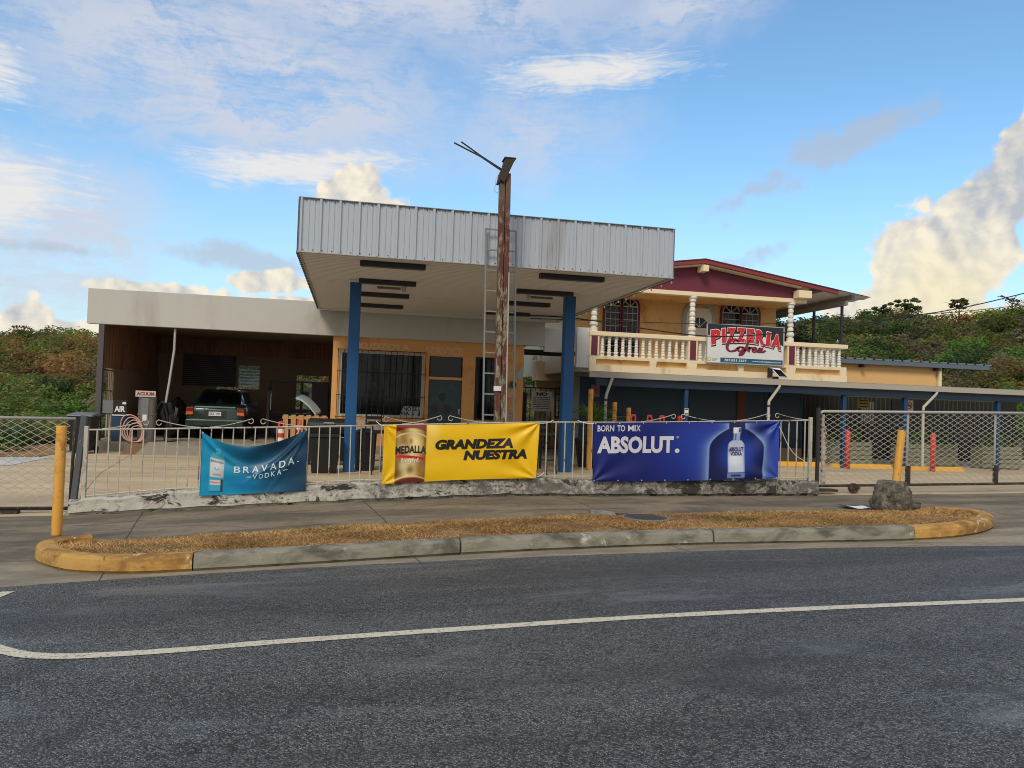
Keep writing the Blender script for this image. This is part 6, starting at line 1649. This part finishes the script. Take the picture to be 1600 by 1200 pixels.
    # small signs under the awning
    def plate(x, y, z, w, h, m, lab, post=False, ring=False, lines=0):
        t = thing('small_sign', (x, y, z), lab, 'sign')
        MB().box(x-w/2, x+w/2, y, y+.012, z, z+h).build('plate', m, t)
        if post: MB().box(x-.02, x+.02, y+.013, y+.05, lot(x), z+h).build('post', M['lightgrey'], t)
        if ring:
            n = 20; c = (x, z+h*.55); r = min(w, h)*.36
            MB().ring([(c[0]+r*math.cos(2*math.pi*k/n), c[1]+r*math.sin(2*math.pi*k/n)) for k in range(n)], [(c[0]+r*.78*math.cos(2*math.pi*k/n), c[1]+r*.78*math.sin(2*math.pi*k/n)) for k in range(n)], y-.006, y-.001).build('prohibition_ring', M['inkred'], t)
            MB().bar((c[0]-r*.6, y-.004, c[1]+r*.6), (c[0]+r*.6, y-.004, c[1]-r*.6), .03, .006, (0, 1, 0)).build('prohibition_bar', M['inkred'], t)
            MB().box(c[0]-r*.5, c[0]+r*.5, y-.0035, y-.0005, c[1]-r*.25, c[1]+r*.2).build('symbol', M['ink'], t)
        if lines:
            mb = MB()
            for k in range(lines): zz = z+h*(.85-.7*k/max(lines-1, 1)); mb.box(x-w*.38, x+w*.38, y-.004, y-.0005, zz-.012, zz+.012)
            mb.build('print', M['ink'], t)
    plate(15.30, 18.6, 1.66, .26, .34, M['signwhite'], 'white prohibition sign on a post under the awning, left of the right downpipe', post=True, ring=True)
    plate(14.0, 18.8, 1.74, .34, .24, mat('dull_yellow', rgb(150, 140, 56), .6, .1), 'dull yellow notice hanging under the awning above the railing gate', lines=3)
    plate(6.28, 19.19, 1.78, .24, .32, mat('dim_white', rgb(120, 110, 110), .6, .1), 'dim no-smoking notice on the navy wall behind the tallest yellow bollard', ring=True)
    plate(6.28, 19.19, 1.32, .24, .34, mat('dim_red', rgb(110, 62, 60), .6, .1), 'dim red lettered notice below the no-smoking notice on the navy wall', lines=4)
    plate(7.9, 17.08, 1.40, .10, .15, M['signwhite'], 'small white sticker with a black symbol on the left blue awning post', ring=False, lines=2)
    plate(8.05, 19.185, 1.62, .34, .30, mat('dim_grey', rgb(70, 80, 88), .6, .1), 'dim grey notice on the navy shutter beside the left blue awning post', lines=5) if False else None
forecourt_things()

# ------------------------------------------------------------------ overhead cables
def cables():
    def cable(pts, r, lab):
        o = MB().tube(spline(pts, 10), r, 6).build('overhead_cable', M['cable']); tag(o, lab, 'cable', 'overhead cables across the pizzeria')
    cable([(4.2, 18.2, 3.70), (5.42, 18, 3.67), (8.75, 18, 3.42), (11.28, 18, 3.67), (14.34, 18, 4.19), (18.45, 18, 5.13), (30, 18, 8.6)], .016, 'thicker sagging black cable passing just above the pizzeria railing')
    cable([(4.2, 18.1, 3.62), (5.42, 18, 3.64), (8.4, 18, 3.72), (11.27, 18, 3.89), (14.6, 18, 4.28), (18.46, 18, 4.80), (30, 18, 6.7)], .010, 'thinner straight black cable above the sagging one')
cables()

# ================================================================== TREES
def leaf_cloud(cx, cy, cz, rx, ry, rz, n, size, col, dark=.55, seed=None):
    """many small leaf faces grouped in clumps through an uneven crown"""
    k = max(6, n//42)
    a = rng.normal(size=(k, 3)); a /= np.linalg.norm(a, axis=1)[:, None]; a[:, 2] = np.where(a[:, 2] < -.25, -a[:, 2], a[:, 2])
    rad = rng.uniform(.45, 1., (k, 1))**.5
    cc = a*rad*np.array([rx, ry, rz])*.86; cc[:, 2] = np.where(cc[:, 2] < 0, cc[:, 2]*.7, cc[:, 2])
    which = rng.integers(0, k, n); cr = rng.uniform(.22, .44, k)
    d = rng.normal(size=(n, 3)); d /= np.linalg.norm(d, axis=1)[:, None]
    p = cc[which]+d*(cr[which]*rng.uniform(.35, 1., n)**.5)[:, None]*np.array([rx, ry, rz*.8])
    p += np.array([cx, cy, cz])
    q = d*.7+rng.normal(size=(n, 3))*.38+np.array([0, 0, .75]); q /= np.linalg.norm(q, axis=1)[:, None]
    t = np.cross(q, rng.normal(size=(n, 3))); t /= np.linalg.norm(t, axis=1)[:, None]; b = np.cross(q, t)
    s = size*rng.uniform(.6, 1.3, (n, 1))
    V = np.stack([p-t*s-b*s*.2, p-b*s*.7, p+t*s+b*s*.2, p+b*s*.7], 1).reshape(-1, 3)
    cl = rng.uniform(.84, 1.18, (k, 1))[which]
    C = np.repeat(np.clip(np.array(col)*cl*rng.uniform(.86, 1.14, (n, 1)), 0, 1), 4, 0)
    return V, C
SPEC = [rgb(100, 114, 58), rgb(120, 122, 64), rgb(70, 92, 52), rgb(136, 140, 70), rgb(136, 116, 72), rgb(150, 116, 74), rgb(112, 104, 82), rgb(98, 130, 60), rgb(126, 112, 90)]
SPEC = [tuple(min(1, q*.92) for q in c) for c in SPEC]
LEAFMAT = attr_mat('tree_leaves', .65, .25, transl=.42)
def forest(name, az0, az1, n, r0, r1, label, wsp):
    VV = []; CC = []
    spots = []
    tries = 0
    while len(spots) < n and tries < n*30:
        tries += 1
        a = R(random.uniform(az0, az1)); r = math.sqrt(random.uniform(r0*r0, r1*r1)); x, y = r*math.sin(a), r*math.cos(a)
        if -13 < x < 24 and y < 31: continue
        dm = .9+.011*r
        if any((x-u)**2+(y-v)**2 < dm*dm for u, v in spots): continue
        spots.append((x, y))
    for x, y in spots:
        r = math.hypot(x, y); R_ = random.uniform(.72, 1.25)*float(np.interp(r, [28, 60, 110], [.95, 1.6, 2.3])); h = R_*random.uniform(.7, 1.0)
        near = r < 48
        pat = math.sin(x*.11+1.3)*math.sin(y*.09)+.5*math.sin(x*.31+y*.23)
        w = np.array(wsp, float)
        if near: w = w*np.array([1.3, 1, .9, 2, .2, .1, .1, 2.2, .1])
        elif pat > .3: w = w*np.array([.8, 1., .7, .6, 1.8, 1.8, 1.3, .5, 1.3])
        w /= w.sum()
        c = np.array(SPEC[rng.choice(9, p=w)])*random.uniform(.62, 1.3)
        sz = .028+.0013*r
        nl = 820 if r > 45 else 680
        z = hill(x, y)
        V, C = leaf_cloud(x, y, z+h*.55+.3, R_, R_, h, nl, sz, c)
        VV.append(V); CC.append(C)
    V = np.concatenate(VV); C = np.concatenate(CC); F = np.arange(len(V)).reshape(-1, 4)
    o = colmesh(name, V, F, C, LEAFMAT, base=(0, 0, 0), kind='stuff'); tag(o, label, 'woodland')
forest('woodland', -32, -9, 480, 29, 118, 'dense green and rust coloured woodland on the left hillside', [2, 2, 2, 1.5, 1.6, 1.6, .8, 1.6, .6])
forest('woodland', -9, 27, 170, 30, 118, 'woodland showing in gaps behind the buildings', [2, 2, 2, 1.5, .8, .6, .8, 1.6, .4])
forest('woodland', 27, 62, 620, 31, 118, 'dense green woodland on the right hillside', [2, 2.4, 2, 1.6, .7, .4, 1.2, 2, .6])
def tree(x, y, H, cr, n, size, col, label, lean=0., open_=1., flat=.6, cat='tree'):
    z = hill(x, y)
    t = thing('tree', (x, y, z), label, cat, 'trees standing out of the woods')
    mb = MB(); tip = Vector((x+lean, y, z+H*.82)); mb.tube([(x, y, z-.3), (x+lean*.3, y, z+H*.4), tip], [.035*H*.5, .024*H*.5, .010*H*.5], 7)
    ends = []
    for k in range(9):
        a = k*2.4; st = Vector((x+lean*.5, y, z+H*(.38+.05*k))); e = Vector((x+lean*.7+math.cos(a)*cr*.8, y+math.sin(a)*cr*.8, z+H*(.62+.035*k)+random.uniform(-.2, .3)))
        mb.tube([st, (st+e)/2+Vector((0, 0, .15)), e], [.016*H*.5, .010*H*.5, .004*H*.5], 5); ends.append(e)
    mb.build('trunk', M['bark'], t)
    VV = []; CC = []
    for k in range(6):
        a = k*2.1+random.random(); rr = cr*random.uniform(.15, .72); q = cr*random.uniform(.34, .62)*open_
        V, C = leaf_cloud(x+lean+rr*math.cos(a), y+rr*math.sin(a), z+H*random.uniform(.62, .86), q, q, q*flat*.9, n//6, size, np.array(col)*random.uniform(.8, 1.2)); VV.append(V); CC.append(C)
    V = np.concatenate(VV); C = np.concatenate(CC)
    colmesh('crown', V, np.arange(len(V)).reshape(-1, 4), C, LEAFMAT, parent=t)
def pol(az, r): return r*math.sin(R(az)), r*math.cos(R(az))
for az, r, H, cr, n, s, c, l, o in (
        (42.2, 104, 6.0, 2.4, 800, .15, rgb(108, 104, 66), 'sparse wide tree on the right ridge against the bright cloud', .8),
        (39.2, 100, 5.2, 2.2, 1300, .15, rgb(86, 100, 60), 'dark green umbrella tree on the right ridge, nearer the pizzeria', .8),
        (37.2, 100, 4.6, 2.2, 1300, .15, rgb(78, 94, 58), 'low flat-topped tree on the ridge just right of the pizzeria roof', .8),
        (45.2, 104, 5.4, 1.7, 260, .12, rgb(120, 104, 90), 'thin nearly bare tree at the right edge of the ridge', .6),
        (-16.2, 104, 5.0, 1.8, 1000, .15, rgb(92, 102, 62), 'thin tree on the left ridge beside the fascia corner', .7)):
    x, y = pol(az, r); tree(x, y, H, cr, n, s, c, l, random.uniform(-.6, .6), o)
tree(17.3, 31, 5.4, 2.6, 5200, .11, rgb(48, 52, 42), 'dark dense tree behind the pizzeria balcony and its eaves posts', .3, 1.15, .9)
tree(22.5, 37, 5.6, 2.6, 3600, .13, rgb(66, 76, 46), 'green tree behind the right corner of the pizzeria balcony', -.3, 1.1, .9)
def undergrowth():
    VV = []; CC = []
    for k in range(150):
        x, y = random.uniform(-13.5, -6.5), random.uniform(18.8, 30); R_ = random.uniform(.5, .95)
        V, C = leaf_cloud(x, y, lot(x)-.35+R_*.5, R_, R_, R_*.75, 420, .055, np.array(SPEC[rng.choice([7, 3, 0, 2, 1])])*random.uniform(.85, 1.15)); VV.append(V); CC.append(C)
    V = np.concatenate(VV); C = np.concatenate(CC)
    o = colmesh('undergrowth', V, np.arange(len(V)).reshape(-1, 4), C, LEAFMAT, base=(0, 0, 0), kind='stuff'); tag(o, 'bright green low undergrowth left of the service station', 'undergrowth')
undergrowth()
